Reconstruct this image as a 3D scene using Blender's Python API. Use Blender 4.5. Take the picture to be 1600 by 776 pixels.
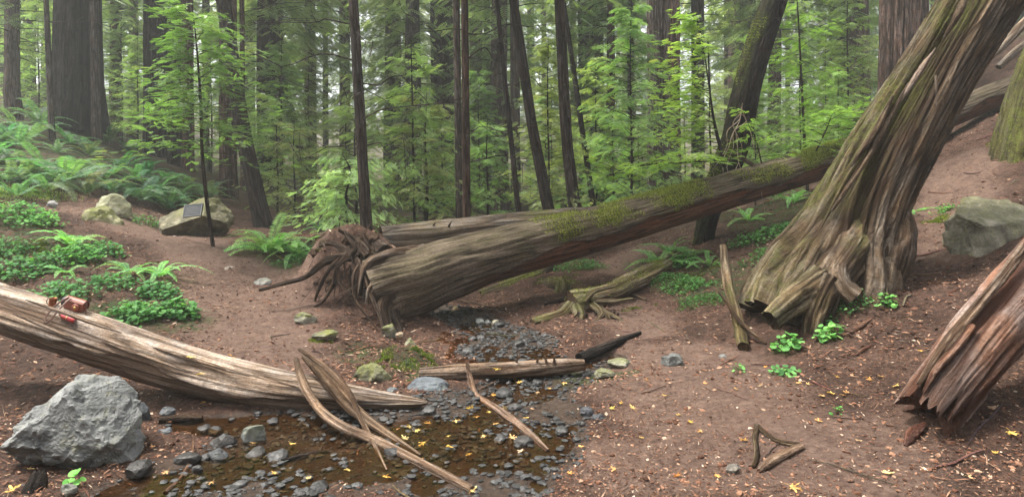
import bpy, bmesh, math, random
import numpy as np
from mathutils import Vector, Matrix

for _o in list(bpy.data.objects):
    bpy.data.objects.remove(_o)
sc = bpy.context.scene
COL = sc.collection
R = math.radians
TAU = 2 * math.pi

# ------------------------------------------------------------------ camera
F = 950.0          # focal length in pixels of the 1600 px wide photograph
HZ = 290.0         # row of the horizon in the photograph
CZ = 1.6           # eye height
cam_d = bpy.data.cameras.new('camera')
cam_d.sensor_width = 36.0
cam_d.lens = F / 1600 * 36.0
cam_d.shift_y = -(388 - HZ) / 1600.0
cam_d.clip_start = 0.05
cam_d.clip_end = 900
cam = bpy.data.objects.new('camera', cam_d)
cam.location = (0, 0, CZ)
cam.rotation_euler = (R(90), 0, 0)
COL.objects.link(cam)
sc.camera = cam

# ------------------------------------------------------------------ light
SUN_EL, SUN_AZ = 66.0, -80.0      # degrees; azimuth from +Y (into the view) towards +X
w = bpy.data.worlds.new('World')
sc.world = w
w.use_nodes = True
nt = w.node_tree
nt.nodes.clear()
sky = nt.nodes.new('ShaderNodeTexSky')
sky.sky_type = 'NISHITA'
sky.sun_disc = False
sky.sun_elevation = R(SUN_EL)
sky.sun_rotation = R(SUN_AZ)
sky.air_density = 1.0
sky.dust_density = 4.0
sky.ozone_density = 0.6
hs = nt.nodes.new('ShaderNodeHueSaturation')
hs.inputs['Saturation'].default_value = 0.22
bg = nt.nodes.new('ShaderNodeBackground')
bg.inputs['Strength'].default_value = 0.09
wo = nt.nodes.new('ShaderNodeOutputWorld')
nt.links.new(sky.outputs[0], hs.inputs['Color'])
nt.links.new(hs.outputs[0], bg.inputs['Color'])
nt.links.new(bg.outputs[0], wo.inputs['Surface'])

sun_d = bpy.data.lights.new('sun', 'SUN')
sun_d.energy = 1.5
sun_d.angle = R(10)
sun_d.color = (1.0, 0.95, 0.87)
sun = bpy.data.objects.new('sun', sun_d)
az, el = R(SUN_AZ), R(SUN_EL)
to_sun = Vector((math.sin(az) * math.cos(el), math.cos(az) * math.cos(el), math.sin(el)))
sun.rotation_euler = to_sun.to_track_quat('Z', 'Y').to_euler()
sun.location = to_sun * 60
COL.objects.link(sun)

sc.view_settings.view_transform = 'Standard'
sc.view_settings.look = 'None'
sc.view_settings.gamma = 1.0
sc.view_settings.use_curve_mapping = False
sc.view_settings.exposure = 2.6
sc.render.engine = 'CYCLES'
cy = sc.cycles
cy.max_bounces = 6
cy.diffuse_bounces = 3
cy.glossy_bounces = 2
cy.transmission_bounces = 4
cy.transparent_max_bounces = 6
cy.volume_bounces = 0
cy.caustics_reflective = False
cy.caustics_refractive = False
cy.use_denoising = True
cy.use_adaptive_sampling = True
cy.adaptive_threshold = .02
cy.sample_clamp_indirect = 6.0

# ------------------------------------------------------------------ noise
_rs = np.random.RandomState(5)
_TAB = _rs.rand(65536) * 2 - 1

def vn(p):
    p = np.asarray(p, float)
    i = np.floor(p).astype(np.int64)
    f = p - i
    f = f * f * (3 - 2 * f)
    def h(a, b, c):
        k = ((i[..., 0] + a) * 73856093) ^ ((i[..., 1] + b) * 19349663) ^ ((i[..., 2] + c) * 83492791)
        k = (k ^ (k >> 13)) * 1274126177
        return _TAB[(k >> 7) & 65535]
    x, y, z = f[..., 0], f[..., 1], f[..., 2]
    def lx(b, c): return h(0, b, c) * (1 - x) + h(1, b, c) * x
    def ly(c): return lx(0, c) * (1 - y) + lx(1, c) * y
    return ly(0) * (1 - z) + ly(1) * z

def fbm(p, o=4, lac=2.07, g=.5):
    p = np.asarray(p, float)
    t, a = 0, 1.0
    for k in range(o):
        t = t + a * vn(p + 17.3 * k)
        p = p * lac
        a *= g
    return t

def v2(x, y, s, o=4, seed=0):
    x = np.asarray(x, float); y = np.asarray(y, float)
    return fbm(np.stack([x * s, y * s, np.full_like(x, seed * 3.7 + .5)], -1), o)

def sstep(a, b, x):
    t = np.clip((np.asarray(x, float) - a) / (b - a), 0, 1)
    return t * t * (3 - 2 * t)

# ------------------------------------------------------------------ places: a pixel of the photograph at a distance Y
def P(px, py, Y):
    return np.array([(px - 800) / F * Y, Y, CZ - (py - HZ) / F * Y])

GPTS = [  # column, row, distance of points of bare ground
 (-200,776,3.1),(0,776,3.1),(400,776,3.1),(800,776,3.1),(1200,776,3.0),(1600,776,2.9),(1900,776,2.8),
 (0,700,3.7),(300,700,3.75),(600,700,3.75),(900,700,3.7),(1200,700,3.5),(1600,700,3.3),
 (-150,640,4.3),(0,640,4.3),(230,650,4.2),(650,640,4.35),(950,640,4.25),(1200,640,4.0),(1450,640,3.8),(1600,640,3.6),(1750,600,3.6),
 (0,590,5.0),(300,570,5.1),(500,585,4.95),(650,585,5.15),(900,580,5.2),(1060,570,5.2),(1250,580,4.8),(1450,560,4.4),(1600,560,4.2),
 (-150,540,5.4),(150,520,5.8),(330,500,6.2),(480,500,6.4),(560,500,6.6),(640,535,6.1),(720,510,6.9),(850,515,6.7),(960,510,6.8),(1080,500,6.6),
 (1190,530,5.7),(1300,500,5.6),(1450,470,5.3),(1560,480,4.8),(1700,430,4.8),
 (-100,450,6.4),(0,450,6.6),(150,450,6.6),(330,440,7.4),(450,440,7.8),(560,452,7.1),(545,430,7.4),(560,385,7.9),(515,405,7.9),(592,390,8.5),(510,455,7.2),(690,475,8.5),(770,468,8.2),(850,432,9.0),(960,425,9.1),
 (1080,440,8.0),(1160,440,7.4),(1420,400,6.6),(1500,425,5.9),(1620,400,5.4),
 (-150,350,8.0),(40,330,8.6),(100,395,7.5),(200,375,8.5),(270,372,9.4),(340,385,9.0),(400,392,8.8),(480,400,8.6),(540,362,9.0),(575,365,9.4),
 (700,420,10.5),(800,400,11),(960,390,11),(1010,368,12),(1100,370,10),(1200,365,9.2),(1320,345,8.2),(1450,330,8.0),(1560,320,7.0),(1700,290,7.0),
 (1500,235,9.5),(1590,200,9.3),(1540,172,11.2),(1700,120,11),(1600,60,15),(1850,40,13),
 (0,302,9.5),(100,312,10),(180,322,10.5),(250,335,12),(60,250,12.5),(180,262,13),(260,292,14),(-150,190,15),(0,190,16),(125,197,17),(200,240,17),
 (300,290,17),(400,330,16),(500,352,14),(620,350,15),(760,345,15),(900,345,16),(1040,330,16),(1200,310,15),(1330,290,14),(1420,250,14),
 (600,322,25),(800,325,25),(1000,310,25),(1200,290,24),(1400,230,24),(1600,30,24),(0,120,30),(200,210,34),(-300,60,30),(400,300,32),
 (800,300,48),(300,250,52),(1300,250,50),(-100,120,60),(1700,60,50)]
_pts = [P(*g) for g in GPTS]
for x, y, z in [(-160,100,26),(-80,100,13),(0,100,6),(80,100,12),(160,100,26),(-200,180,40),(0,180,22),(200,180,40),(-150,20,22),(150,20,26),
                (-40,0,6),(40,0,8),(-10,0,.25),(-5,1.2,.05),(0,1.0,.03),(5,1.0,.25),(10,0,1.0),(0,-5,.8),(-10,-6,4),(10,-6,5),(0,-14,7),(-16,-16,12),(16,-16,13),(-90,-60,34),(0,-60,30),(90,-60,34)]:  # points behind the camera: an unseen slope, raised to block low sky light
    _pts.append(np.array([x, y, z], float))
_pts = np.array(_pts)
def _phi(r2): return np.sqrt(r2 + .16)
_n = len(_pts)
_d2 = ((_pts[:, None, :2] - _pts[None, :, :2]) ** 2).sum(-1)
_A = np.zeros((_n + 3, _n + 3))
_A[:_n, :_n] = _phi(_d2) + np.eye(_n) * -.02
_A[:_n, _n] = 1; _A[:_n, _n + 1:] = _pts[:, :2]; _A[_n, :_n] = 1; _A[_n + 1:, :_n] = _pts[:, :2].T
_W = np.linalg.solve(_A, np.concatenate([_pts[:, 2], np.zeros(3)]))

def base_h(x, y):
    x = np.asarray(x, float); y = np.asarray(y, float)
    sh = x.shape
    x = x.ravel(); y = y.ravel()
    out = np.empty_like(x)
    for k in range(0, len(x), 20000):
        xs, ys = x[k:k + 20000], y[k:k + 20000]
        d = (xs[:, None] - _pts[None, :, 0]) ** 2 + (ys[:, None] - _pts[None, :, 1]) ** 2
        out[k:k + 20000] = _phi(d) @ _W[:_n] + _W[_n] + xs * _W[_n + 1] + ys * _W[_n + 2]
    return out.reshape(sh)

_Ys = np.geomspace(1.6, 90, 900)
def gp(px, py, hf=None):
    """where the ray through a pixel meets the ground"""
    q = P(px, py, 1.0) - np.array([0, 0, CZ])
    z = CZ + q[2] * _Ys
    h = (hf or base_h)(q[0] * _Ys, _Ys)
    k = np.argmax(z < h)
    if k == 0: k = len(_Ys) - 1
    a0, a1 = z[k - 1] - h[k - 1], h[k] - z[k]
    Y = _Ys[k - 1] + (_Ys[k] - _Ys[k - 1]) * a0 / max(a0 + a1, 1e-6)
    return np.array([q[0] * Y, Y, CZ + q[2] * Y])

# the creek: capsules (pixel from, pixel to, radius from, radius to)
_CR = [((330,775),(470,700),.62,.62),((470,700),(640,655),.62,.45),((600,690),(780,640),.75,.62),((740,740),(790,650),.5,.6),((780,640),(860,590),.55,.38),
       ((860,590),(800,545),.4,.42),((800,545),(740,500),.5,.42),((740,500),(690,474),.42,.35),((300,660),(420,665),.15,.3),((200,776),(330,760),.3,.5),((860,590),(960,555),.3,.12)]
CREEK = [(gp(*a), gp(*b), r0, r1) for a, b, r0, r1 in _CR]
def seg_d(x, y, a, b):
    dx, dy = b[0] - a[0], b[1] - a[1]
    t = np.clip(((x - a[0]) * dx + (y - a[1]) * dy) / (dx * dx + dy * dy), 0, 1)
    return np.hypot(x - a[0] - t * dx, y - a[1] - t * dy), t
def creek_mask(x, y):
    m = np.zeros_like(np.asarray(x, float))
    wob = v2(x, y, 2.2, 3, 9) * .22
    for a, b, r0, r1 in CREEK:
        d, t = seg_d(x, y, a, b)
        rr = r0 + (r1 - r0) * t
        m = np.maximum(m, 1 - sstep(.55, 1.1, d / rr + wob))
    return m
def zone(caps, x, y, soft=.6):
    m = np.zeros_like(x)
    wob = v2(x, y, 1.6, 3, 21) * .25
    for a, b, r0, r1 in caps:
        d, tt = seg_d(x, y, a, b)
        m = np.maximum(m, 1 - sstep(soft, 1.25, d / (r0 + (r1 - r0) * tt) + wob))
    return m
PATH_AND_LIT = [(gp(*a), gp(*b), r0, r1) for a, b, r0, r1 in [
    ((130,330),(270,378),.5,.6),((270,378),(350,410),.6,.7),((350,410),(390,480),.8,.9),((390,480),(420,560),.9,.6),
    ((1010,395),(960,420),.5,.4),((960,480),(1010,520),.4,.4),((1080,560),(1100,640),.55,.7),((1100,640),(1000,560),.7,.5),((1000,720),(1300,700),.4,.6),((1500,380),(1500,260),.4,.5)]]  # the pair right of the creek: a pool of light painted as paler dirt
MOUNDS = [(P(548, 0, 7.5), .30, .55, .42), (P(505, 0, 7.35), .20, .36, .3), (P(585, 0, 8.3), .12, .6, .6), (P(1290, 0, 5.75), .16, .5, .4), (P(1500, 0, 3.6), .05, .3, .3), (P(640, 0, 5.5), .10, .3, .25)]
def height(x, y):
    x = np.asarray(x, float); y = np.asarray(y, float)
    z = base_h(x, y)
    for c_, a_, rx_, ry_ in MOUNDS:
        z = z + a_ * np.exp(-(((x - c_[0]) / rx_) ** 2 + ((y - c_[1]) / ry_) ** 2) ** 1.4) * (1 + .45 * v2(x, y, 3.2, 3, 15) + .22 * v2(x, y, 9, 3, 16))
    m = creek_mask(x, y)
    near = 1 / (1 + (np.abs(y) / 14) ** 2)
    far = 1 - near
    pth_lit = zone(PATH_AND_LIT, x, y)
    rough = v2(x, y, 1.1, 4, 1) * .045 + (1 - pth_lit) * near * (v2(x, y, 2.6, 4, 7) * .035 * sstep(5.2, 6.8, y) + np.abs(v2(x, y, 8.0, 3, 8)) * .018) + v2(x, y, 6.0, 3, 2) * .012 * near + far * v2(x, y, .35, 3, 3) * .25
    bed = np.clip(z, -.08, .10) * .35 - .011 + v2(x, y, 1.3, 2, 4) * .026 + v2(x, y, 5.0, 3, 6) * .014
    return (z + rough) * (1 - m) + bed * m
def gnd(px, py):
    return gp(px, py, height)
def G(px, py, lift=0.0):
    """a point lying on the ground, lifted by its own radius"""
    p_ = gnd(px, py); p_[2] += lift * .7
    return p_
def hz(x, y):
    return float(height(np.array([x]), np.array([y]))[0])

# ------------------------------------------------------------------ mesh helpers
class Geo:
    """collects vertices, faces and per-vertex attributes of one mesh"""
    def __init__(self):
        self.v, self.f, self.at, self.n = [], [], [], 0
    def add(self, v, faces, a=0.0, b=0.0, bc=None):
        v = np.asarray(v, float).reshape(-1, 3)
        for f in (faces if isinstance(faces, (list, tuple)) else [faces]):
            f = np.asarray(f, np.int64)
            if len(f): self.f.append(f + self.n)
        k = len(v)
        at = np.zeros((k, 5))
        at[:, 0] = a; at[:, 1] = b
        at[:, 2:] = v if bc is None else bc
        self.v.append(v); self.at.append(at); self.n += k
        return self
    def mesh(self, name, mat, smooth=True):
        v = np.concatenate(self.v); at = np.concatenate(self.at)
        me = bpy.data.meshes.new(name)
        me.vertices.add(len(v)); me.vertices.foreach_set('co', v.astype(np.float32).ravel())
        li = np.concatenate([f.ravel() for f in self.f]).astype(np.int32)
        tot = np.concatenate([np.full(len(f), f.shape[1]) for f in self.f])
        st = np.concatenate([[0], np.cumsum(tot)[:-1]]).astype(np.int32)
        me.loops.add(len(li)); me.loops.foreach_set('vertex_index', li)
        me.polygons.add(len(st)); me.polygons.foreach_set('loop_start', st)
        me.polygons.foreach_set('use_smooth', np.full(len(st), smooth))
        me.update(calc_edges=True)
        me.validate()
        for nm, c in (('va', 0), ('vb', 1)):
            t = me.attributes.new(nm, 'FLOAT', 'POINT')
            t.data.foreach_set('value', at[:, c].astype(np.float32))
        t = me.attributes.new('bc', 'FLOAT_VECTOR', 'POINT')
        t.data.foreach_set('vector', at[:, 2:].astype(np.float32).ravel())
        me.materials.append(MATS[mat] if isinstance(mat, str) else mat)
        return me

def thing(name, label, cat, base, group=None):
    """an Empty at the base of a thing"""
    o = bpy.data.objects.new(name, None)
    o.empty_display_size = .1
    COL.objects.link(o)
    o.location = base
    tag(o, label, cat, group)
    return o
def tag(o, label=None, cat=None, group=None, kind=None):
    if label: o['label'] = label
    if cat: o['category'] = cat
    if group: o['group'] = group
    if kind: o['kind'] = kind
    return o
def part(name, geo, mat, parent, smooth=True, color=None, local=False, kind=None):
    """geo in world coordinates (or local to the parent thing)"""
    me = geo.mesh(name, mat, smooth) if isinstance(geo, Geo) else geo
    o = bpy.data.objects.new(name, me)
    COL.objects.link(o)
    o.parent = parent
    if not local: 
        r = parent
        off = Vector((0, 0, 0))
        while r is not None:
            off += r.location; r = r.parent
        o.location = -off
    if color is not None: o.color = (*color, 1)
    if kind: o['kind'] = kind
    return o
def single(name, geo, mat, label, cat, group=None, smooth=True, color=None, base=None):
    """a thing that is one mesh; its origin is put at its base"""
    v = np.concatenate(geo.v)
    if base is None: base = np.array([v[:, 0].mean(), v[:, 1].mean(), v[:, 2].min()])
    geo.v = [q - np.asarray(base) for q in geo.v]
    o = bpy.data.objects.new(name, geo.mesh(name, mat, smooth))
    o.location = base
    COL.objects.link(o)
    if color is not None: o.color = (*color, 1)
    return tag(o, label, cat, group)

def resample(pts, vals, n):
    """Catmull-Rom through the points"""
    pts = np.asarray(pts, float); vals = np.asarray(vals, float)
    q = np.concatenate([pts, vals[:, None]], 1)
    q = np.concatenate([[2 * q[0] - q[1]], q, [2 * q[-1] - q[-2]]])
    m = len(pts) - 1
    seg = np.linalg.norm(np.diff(pts, axis=0), axis=1)
    cum = np.concatenate([[0], np.cumsum(seg)]); 
    s = np.linspace(0, cum[-1], n)
    k = np.clip(np.searchsorted(cum, s, side='right') - 1, 0, m - 1)
    t = ((s - cum[k]) / np.maximum(seg[k], 1e-9))[:, None]
    p0, p1, p2, p3 = q[k], q[k + 1], q[k + 2], q[k + 3]
    o = .5 * (2 * p1 + (p2 - p0) * t + (2 * p0 - 5 * p1 + 4 * p2 - p3) * t ** 2 + (3 * p1 - p0 - 3 * p2 + p3) * t ** 3)
    return o[:, :3], np.maximum(o[:, 3], 1e-4), s

def tube(geo, pts, rad, nseg=16, nring=24, disp=None, cap=True, a=0.0, moss=None, sq=None, capdepth=0.0, jag=0.0):
    """a tube along points; disp(bc, theta, s, normal) -> relative radius; bc runs round and along the grain"""
    c, r, s = resample(pts, rad, nring)
    t = np.gradient(c, axis=0); t /= np.linalg.norm(t, axis=1)[:, None]
    up = np.array([0, 0, 1.0]) if abs(t[0][2]) < .9 else np.array([0, 1.0, 0])
    n = np.cross(t[0], up); n /= np.linalg.norm(n)
    N = [n]
    for k in range(1, nring):
        n = N[-1] - t[k] * np.dot(N[-1], t[k]); n /= np.linalg.norm(n); N.append(n)
    N = np.array(N); B = np.cross(t, N)
    th = np.arange(nseg) / nseg * TAU
    d = N[:, None, :] * np.cos(th)[None, :, None] + B[:, None, :] * np.sin(th)[None, :, None]
    rm = float(np.max(r))
    bc = np.empty((nring, nseg, 3))
    bc[..., 0] = np.cos(th)[None] * rm; bc[..., 1] = np.sin(th)[None] * rm; bc[..., 2] = s[:, None]
    k = np.ones((nring, nseg)) if disp is None else 1 + disp(bc, th[None, :] + 0 * s[:, None], s[:, None] + 0 * th[None, :], d)
    if sq is not None:
        k = k * sq(th)[None, :]
    v = c[:, None, :] + d * (r[:, None] * k)[..., None]
    if jag:
        jn_ = vn(np.stack([np.cos(th) * 4, np.sin(th) * 4, th * 0 + 3.3], -1)) + .6 * vn(np.stack([np.cos(th) * 11, np.sin(th) * 11, th * 0 + 1.3], -1))
        fall = np.exp(-s / max(jag, 1e-3))
        v = v - t[0] * (jn_[None, :] * fall[:, None] * jag)[..., None]
    if moss is not None:
        b = moss(v, d)
    else:
        b = np.zeros((nring, nseg))
    i = np.arange(nring - 1)[:, None] * nseg; j = np.arange(nseg)[None, :]; j2 = (j + 1) % nseg
    q = np.stack([i + j, i + j2, i + nseg + j2, i + nseg + j], -1).reshape(-1, 4)
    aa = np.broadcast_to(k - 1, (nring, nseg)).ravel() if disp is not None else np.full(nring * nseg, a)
    geo.add(v.reshape(-1, 3), [q], a=aa, b=b.ravel(), bc=bc.reshape(-1, 3))
    if cap:
        for e, fl in ((0, True), (nring - 1, False)):
            ring = v[e]; ctr = ring.mean(0)
            ax = -t[0] if e == 0 else t[-1]
            inner = ctr + (ring - ctr) * .55 - ax * capdepth * r[e]
            vv = np.concatenate([ring, inner, [ctr - ax * capdepth * 1.3 * r[e]]])
            jj = np.arange(nseg); jn = (jj + 1) % nseg
            qd = np.stack([jj, jj + nseg, jn + nseg, jn], -1)
            tr = np.stack([jj + nseg, np.full(nseg, 2 * nseg), jn + nseg], -1)
            if not fl: qd = qd[:, ::-1]; tr = tr[:, ::-1]
            geo.add(vv, [qd, tr], a=-.12, bc=vv)
    return v, d

def furrow(amp=.09, kang=5.0, klen=.7, seed=0, lump=.06, fine=.02):
    """furrowed bark: ridges that run along the grain"""
    def f(bc, th, s, d):
        rm = np.max(np.abs(bc[..., 0])) + 1e-6
        p = np.stack([bc[..., 0] / rm * kang + seed * 7.1, bc[..., 1] / rm * kang, s * klen + seed * 3.3], -1)
        wv = vn(p * np.array([.5, .5, 1.3]) + 4.4) * .6
        p2 = p + wv[..., None] * np.array([1, 1, 0])
        r = np.abs(vn(p2)) 
        r2 = np.abs(vn(p2 * np.array([2.3, 2.3, 1.7]) + 9.1))
        gro = -np.exp(-(r / .16) ** 2) * amp - np.exp(-(r2 / .2) ** 2) * amp * .5
        return gro + amp * .5 + fbm(np.stack([bc[..., 0] / rm * 1.3 + seed, bc[..., 1] / rm * 1.3, s * .8 / max(rm, .1) * .3], -1), 3) * lump \
            + vn(np.stack([bc[..., 0] / rm * 14, bc[..., 1] / rm * 14, s * 5], -1)) * fine
    return f

def wander(p0, p1, n, amp, rs):
    p0, p1 = np.asarray(p0, float), np.asarray(p1, float)
    t = np.linspace(0, 1, n)[:, None]
    o = p0 + (p1 - p0) * t
    o[1:-1] += rs.randn(n - 2, 3) * amp
    return o

_ico = {}
def ico(sub):
    if sub not in _ico:
        bm = bmesh.new(); bmesh.ops.create_icosphere(bm, subdivisions=sub, radius=1)
        bm.verts.index_update()
        _ico[sub] = (np.array([v.co[:] for v in bm.verts]), np.array([[q.index for q in f.verts] for f in bm.faces]))
        bm.free()
    return _ico[sub]
def rock(geo, c, size, seed, sub=4, cuts=16, rot=0.0, chip=.03, moss=None, flat=.12, lo=.6, hi=.92, planes=()):
    rs = np.random.RandomState(seed)
    V, Fc = ico(sub)
    v = V.copy()
    for nx_, ny_, nz_, d_ in planes:
        n = np.array([nx_, ny_, nz_], float); n /= np.linalg.norm(n)
        v = v - np.outer(np.maximum(v @ n - d_, 0), n)
    for k in range(cuts):
        n = rs.randn(3); n /= np.linalg.norm(n)
        d = rs.uniform(lo, hi)
        e = v @ n - d
        v = v - np.outer(np.maximum(e, 0), n)
    v = v * (1 + fbm(v * 1.6 + seed, 3)[:, None] * flat)
    if chip: 
        st = fbm(v * 4.5 + seed * 1.7, 4)
        v = v * (1 + (np.abs(st)[:, None] * chip * 1.6 + np.floor(st * 3)[:, None] * chip * .35))
    cr, sr = math.cos(rot), math.sin(rot)
    v = v * np.asarray(size)
    v = np.stack([v[:, 0] * cr - v[:, 1] * sr, v[:, 0] * sr + v[:, 1] * cr, v[:, 2]], 1)
    b = np.zeros(len(v))
    if moss: 
        nz = v[:, 2] / (np.linalg.norm(v, axis=1) + 1e-6)
        b = sstep(.0, .5, nz - .25 + fbm(v * 5 + seed, 3) * .45) * moss
    geo.add(v + np.asarray(c), [Fc], a=rs.rand(), b=b, bc=v)

def rot_to(x, up=(0, 0, 1)):
    """matrix whose columns are forward x, side y, normal z"""
    x = np.asarray(x, float); x = x / np.linalg.norm(x)
    y = np.cross(up, x); y /= max(np.linalg.norm(y), 1e-6)
    z = np.cross(x, y)
    return np.stack([x, y, z], 1)
def stamp(geo, TV, TF, mats, pos, scl, a, b=None):
    """many copies of a template"""
    mats = np.asarray(mats); pos = np.asarray(pos); scl = np.asarray(scl)
    m, n = len(pos), len(TV)
    v = np.einsum('mij,nj->mni', mats, TV) * scl[:, None, None] + pos[:, None, :]
    f = (TF[None] + (np.arange(m) * n)[:, None, None]).reshape(-1, TF.shape[1])
    geo.add(v.reshape(-1, 3), [f], a=np.repeat(np.asarray(a, float), n), b=0 if b is None else np.repeat(np.asarray(b, float), n))
def blades(geo, p, nrm, ln, wd, rs, lean=.6):
    """short upright slivers: moss, grass"""
    p = np.asarray(p); m = len(p)
    nn = np.asarray(nrm) + rs.randn(m, 3) * lean
    nn /= np.linalg.norm(nn, axis=1)[:, None]
    sd = np.cross(nn, rs.randn(m, 3)); sd /= np.linalg.norm(sd, axis=1)[:, None]
    L = (ln * rs.uniform(.5, 1.3, m))[:, None]
    v = np.stack([p - sd * wd - nn * L * .15, p + sd * wd - nn * L * .15, p + nn * L], 1).reshape(-1, 3)
    geo.add(v, [np.arange(m * 3).reshape(-1, 3)], a=np.repeat(rs.rand(m), 3), b=np.tile([0, 0, 1.0], m))

# ------------------------------------------------------------------ materials
MATS = {}
class NT:
    def __init__(s, name):
        s.m = bpy.data.materials.new(name); s.m.use_nodes = True
        s.t = s.m.node_tree; s.t.nodes.clear()
        s.out = s.t.nodes.new('ShaderNodeOutputMaterial')
        MATS[name] = s.m
    def n(s, typ, **kw):
        x = s.t.nodes.new(typ)
        for k, v in kw.items(): setattr(x, k, v)
        return x
    def put(s, sock, v):
        if isinstance(v, bpy.types.NodeSocket): s.t.links.new(v, sock)
        elif isinstance(v, (tuple, list)) and len(v) == 3 and sock.type == 'RGBA': sock.default_value = (*v, 1)
        else: sock.default_value = v
    def attr(s, nm, out='Fac'): return s.n('ShaderNodeAttribute', attribute_name=nm).outputs[out]
    def pos(s): return s.n('ShaderNodeNewGeometry').outputs['Position']
    def vec(s, v, scale):
        x = s.n('ShaderNodeVectorMath', operation='MULTIPLY'); s.put(x.inputs[0], v); x.inputs[1].default_value = scale
        return x.outputs[0]
    def noise(s, v, scale, detail=5, rough=.6, dist=0):
        x = s.n('ShaderNodeTexNoise'); s.put(x.inputs['Vector'], v)
        x.inputs['Scale'].default_value = scale; x.inputs['Detail'].default_value = detail
        x.inputs['Roughness'].default_value = rough; x.inputs['Distortion'].default_value = dist
        return x.outputs['Fac']
    def vor(s, v, scale, feature='F1', out='Distance'):
        x = s.n('ShaderNodeTexVoronoi', feature=feature); s.put(x.inputs['Vector'], v); x.inputs['Scale'].default_value = scale
        return x.outputs[out]
    def ramp(s, f, stops):
        x = s.n('ShaderNodeValToRGB'); s.put(x.inputs[0], f)
        e = x.color_ramp.elements
        while len(e) < len(stops): e.new(.5)
        for k, (p, c) in enumerate(stops):
            e[k].position = p
            e[k].color = (*c, 1) if isinstance(c, (tuple, list)) else (c, c, c, 1)
        return x.outputs[0]
    def mix(s, f, a, b, mode='MIX'):
        x = s.n('ShaderNodeMix', data_type='RGBA', blend_type=mode)
        s.put(x.inputs[0], f); s.put(x.inputs[6], a); s.put(x.inputs[7], b)
        return x.outputs[2]
    def math(s, op, a, b=None, clamp=False):
        x = s.n('ShaderNodeMath', operation=op); x.use_clamp = clamp
        s.put(x.inputs[0], a)
        if b is not None: s.put(x.inputs[1], b)
        return x.outputs[0]
    def bump(s, h, st=.5, dist=.02, nrm=None):
        x = s.n('ShaderNodeBump'); s.put(x.inputs['Height'], h)
        x.inputs['Strength'].default_value = st; x.inputs['Distance'].default_value = dist
        if nrm is not None: s.put(x.inputs['Normal'], nrm)
        return x.outputs[0]
    def bsdf(s, col, rough=.9, nrm=None, spec=.3, link=True, **kw):
        x = s.n('ShaderNodeBsdfPrincipled')
        s.put(x.inputs['Base Color'], col); s.put(x.inputs['Roughness'], rough)
        s.put(x.inputs['Specular IOR Level'], spec)
        if nrm is not None: s.put(x.inputs['Normal'], nrm)
        for k, v in kw.items(): s.put(x.inputs[k.replace('_', ' ')], v)
        if link: s.t.links.new(x.outputs[0], s.out.inputs['Surface'])
        return x.outputs[0]
    def tint(s): return s.n('ShaderNodeObjectInfo').outputs['Color']
    def rnd(s): return s.n('ShaderNodeObjectInfo').outputs['Random']

def m_bark(name, dark, mid, light, mossc=(.075, .10, .02), zs=.10, mossy=True, fs=26.0, tinted=True, crack=.85, mott=.7, iso=.65):
    t = NT(name)
    bc = t.attr('bc', 'Vector')
    g = t.vec(bc, (1, 1, zs))
    f1 = t.noise(g, fs, 7, .7, .4)
    f2 = t.noise(t.vec(bc, (1, 1, .35)), 4, 5, .65)
    f3 = t.noise(t.vec(bc, (1, 1, zs * 1.5)), fs * 3.2, 4, .7)
    f4 = t.noise(bc, 38, 6, .75)
    wv = t.n('ShaderNodeVectorMath', operation='ADD')
    t.put(wv.inputs[0], t.vec(bc, (1, 1, zs * 1.6))); t.put(wv.inputs[1], t.vec(t.n('ShaderNodeTexNoise').outputs['Color'], (.03, .03, .03)))
    cr = t.ramp(t.vor(wv.outputs[0], fs * .42, 'DISTANCE_TO_EDGE'), [(.0, 1.0), (.17, 0.0)])
    cr = t.math('MULTIPLY', cr, t.ramp(f2, [(.34, 0.0), (.50, 1.0)]))
    c = t.ramp(f1, [(.30, dark), (.48, mid), (.70, light)])
    c = t.mix(t.ramp(f2, [(.35, 0.0), (.65, mott)]), c, t.mix(1.0, c, (.42, .41, .39), 'MULTIPLY'))
    gw = t.n('ShaderNodeHueSaturation'); gw.inputs['Saturation'].default_value = .35; gw.inputs['Value'].default_value = 1.15; t.put(gw.inputs['Color'], c)
    c = t.mix(t.ramp(t.noise(t.vec(bc, (1, 1, .5)), 6, 4, .65), [(.42, 0.0), (.60, .8)]), c, gw.outputs[0])
    c = t.mix(t.math('MULTIPLY', t.ramp(f4, [(.42, 1.0), (.62, 0.0)]), iso), c, t.mix(1.0, c, (.42, .38, .34), 'MULTIPLY'))
    c = t.mix(t.math('MULTIPLY', cr, crack), c, tuple(x * .5 for x in dark))
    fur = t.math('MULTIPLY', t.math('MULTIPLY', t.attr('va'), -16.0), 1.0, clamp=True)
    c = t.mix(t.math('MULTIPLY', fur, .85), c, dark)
    if tinted: c = t.mix(1.0, c, t.tint(), 'MULTIPLY')
    if mossy:
        mk = t.math('MULTIPLY', t.attr('vb'), t.ramp(t.noise(bc, 14, 5, .7), [(.35, 0.0), (.6, 1.0)]))
        mc = t.ramp(t.noise(bc, 60, 3, .7), [(.3, tuple(x * .45 for x in mossc)), (.7, tuple(x * 1.5 for x in mossc))])
        c = t.mix(mk, c, mc)
    h = t.math('ADD', t.math('MULTIPLY', f1, .8), t.math('MULTIPLY', f3, .5))
    h = t.math('ADD', h, t.math('MULTIPLY', f4, .55))
    h = t.math('SUBTRACT', h, t.math('MULTIPLY', cr, .5))
    t.bsdf(c, .92, t.bump(h, 1.0, .045), .12)
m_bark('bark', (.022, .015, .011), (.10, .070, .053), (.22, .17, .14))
m_bark('old_wood', (.045, .028, .018), (.20, .142, .096), (.46, .37, .285), zs=.07, fs=20, mossc=(.11, .125, .025))
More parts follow.
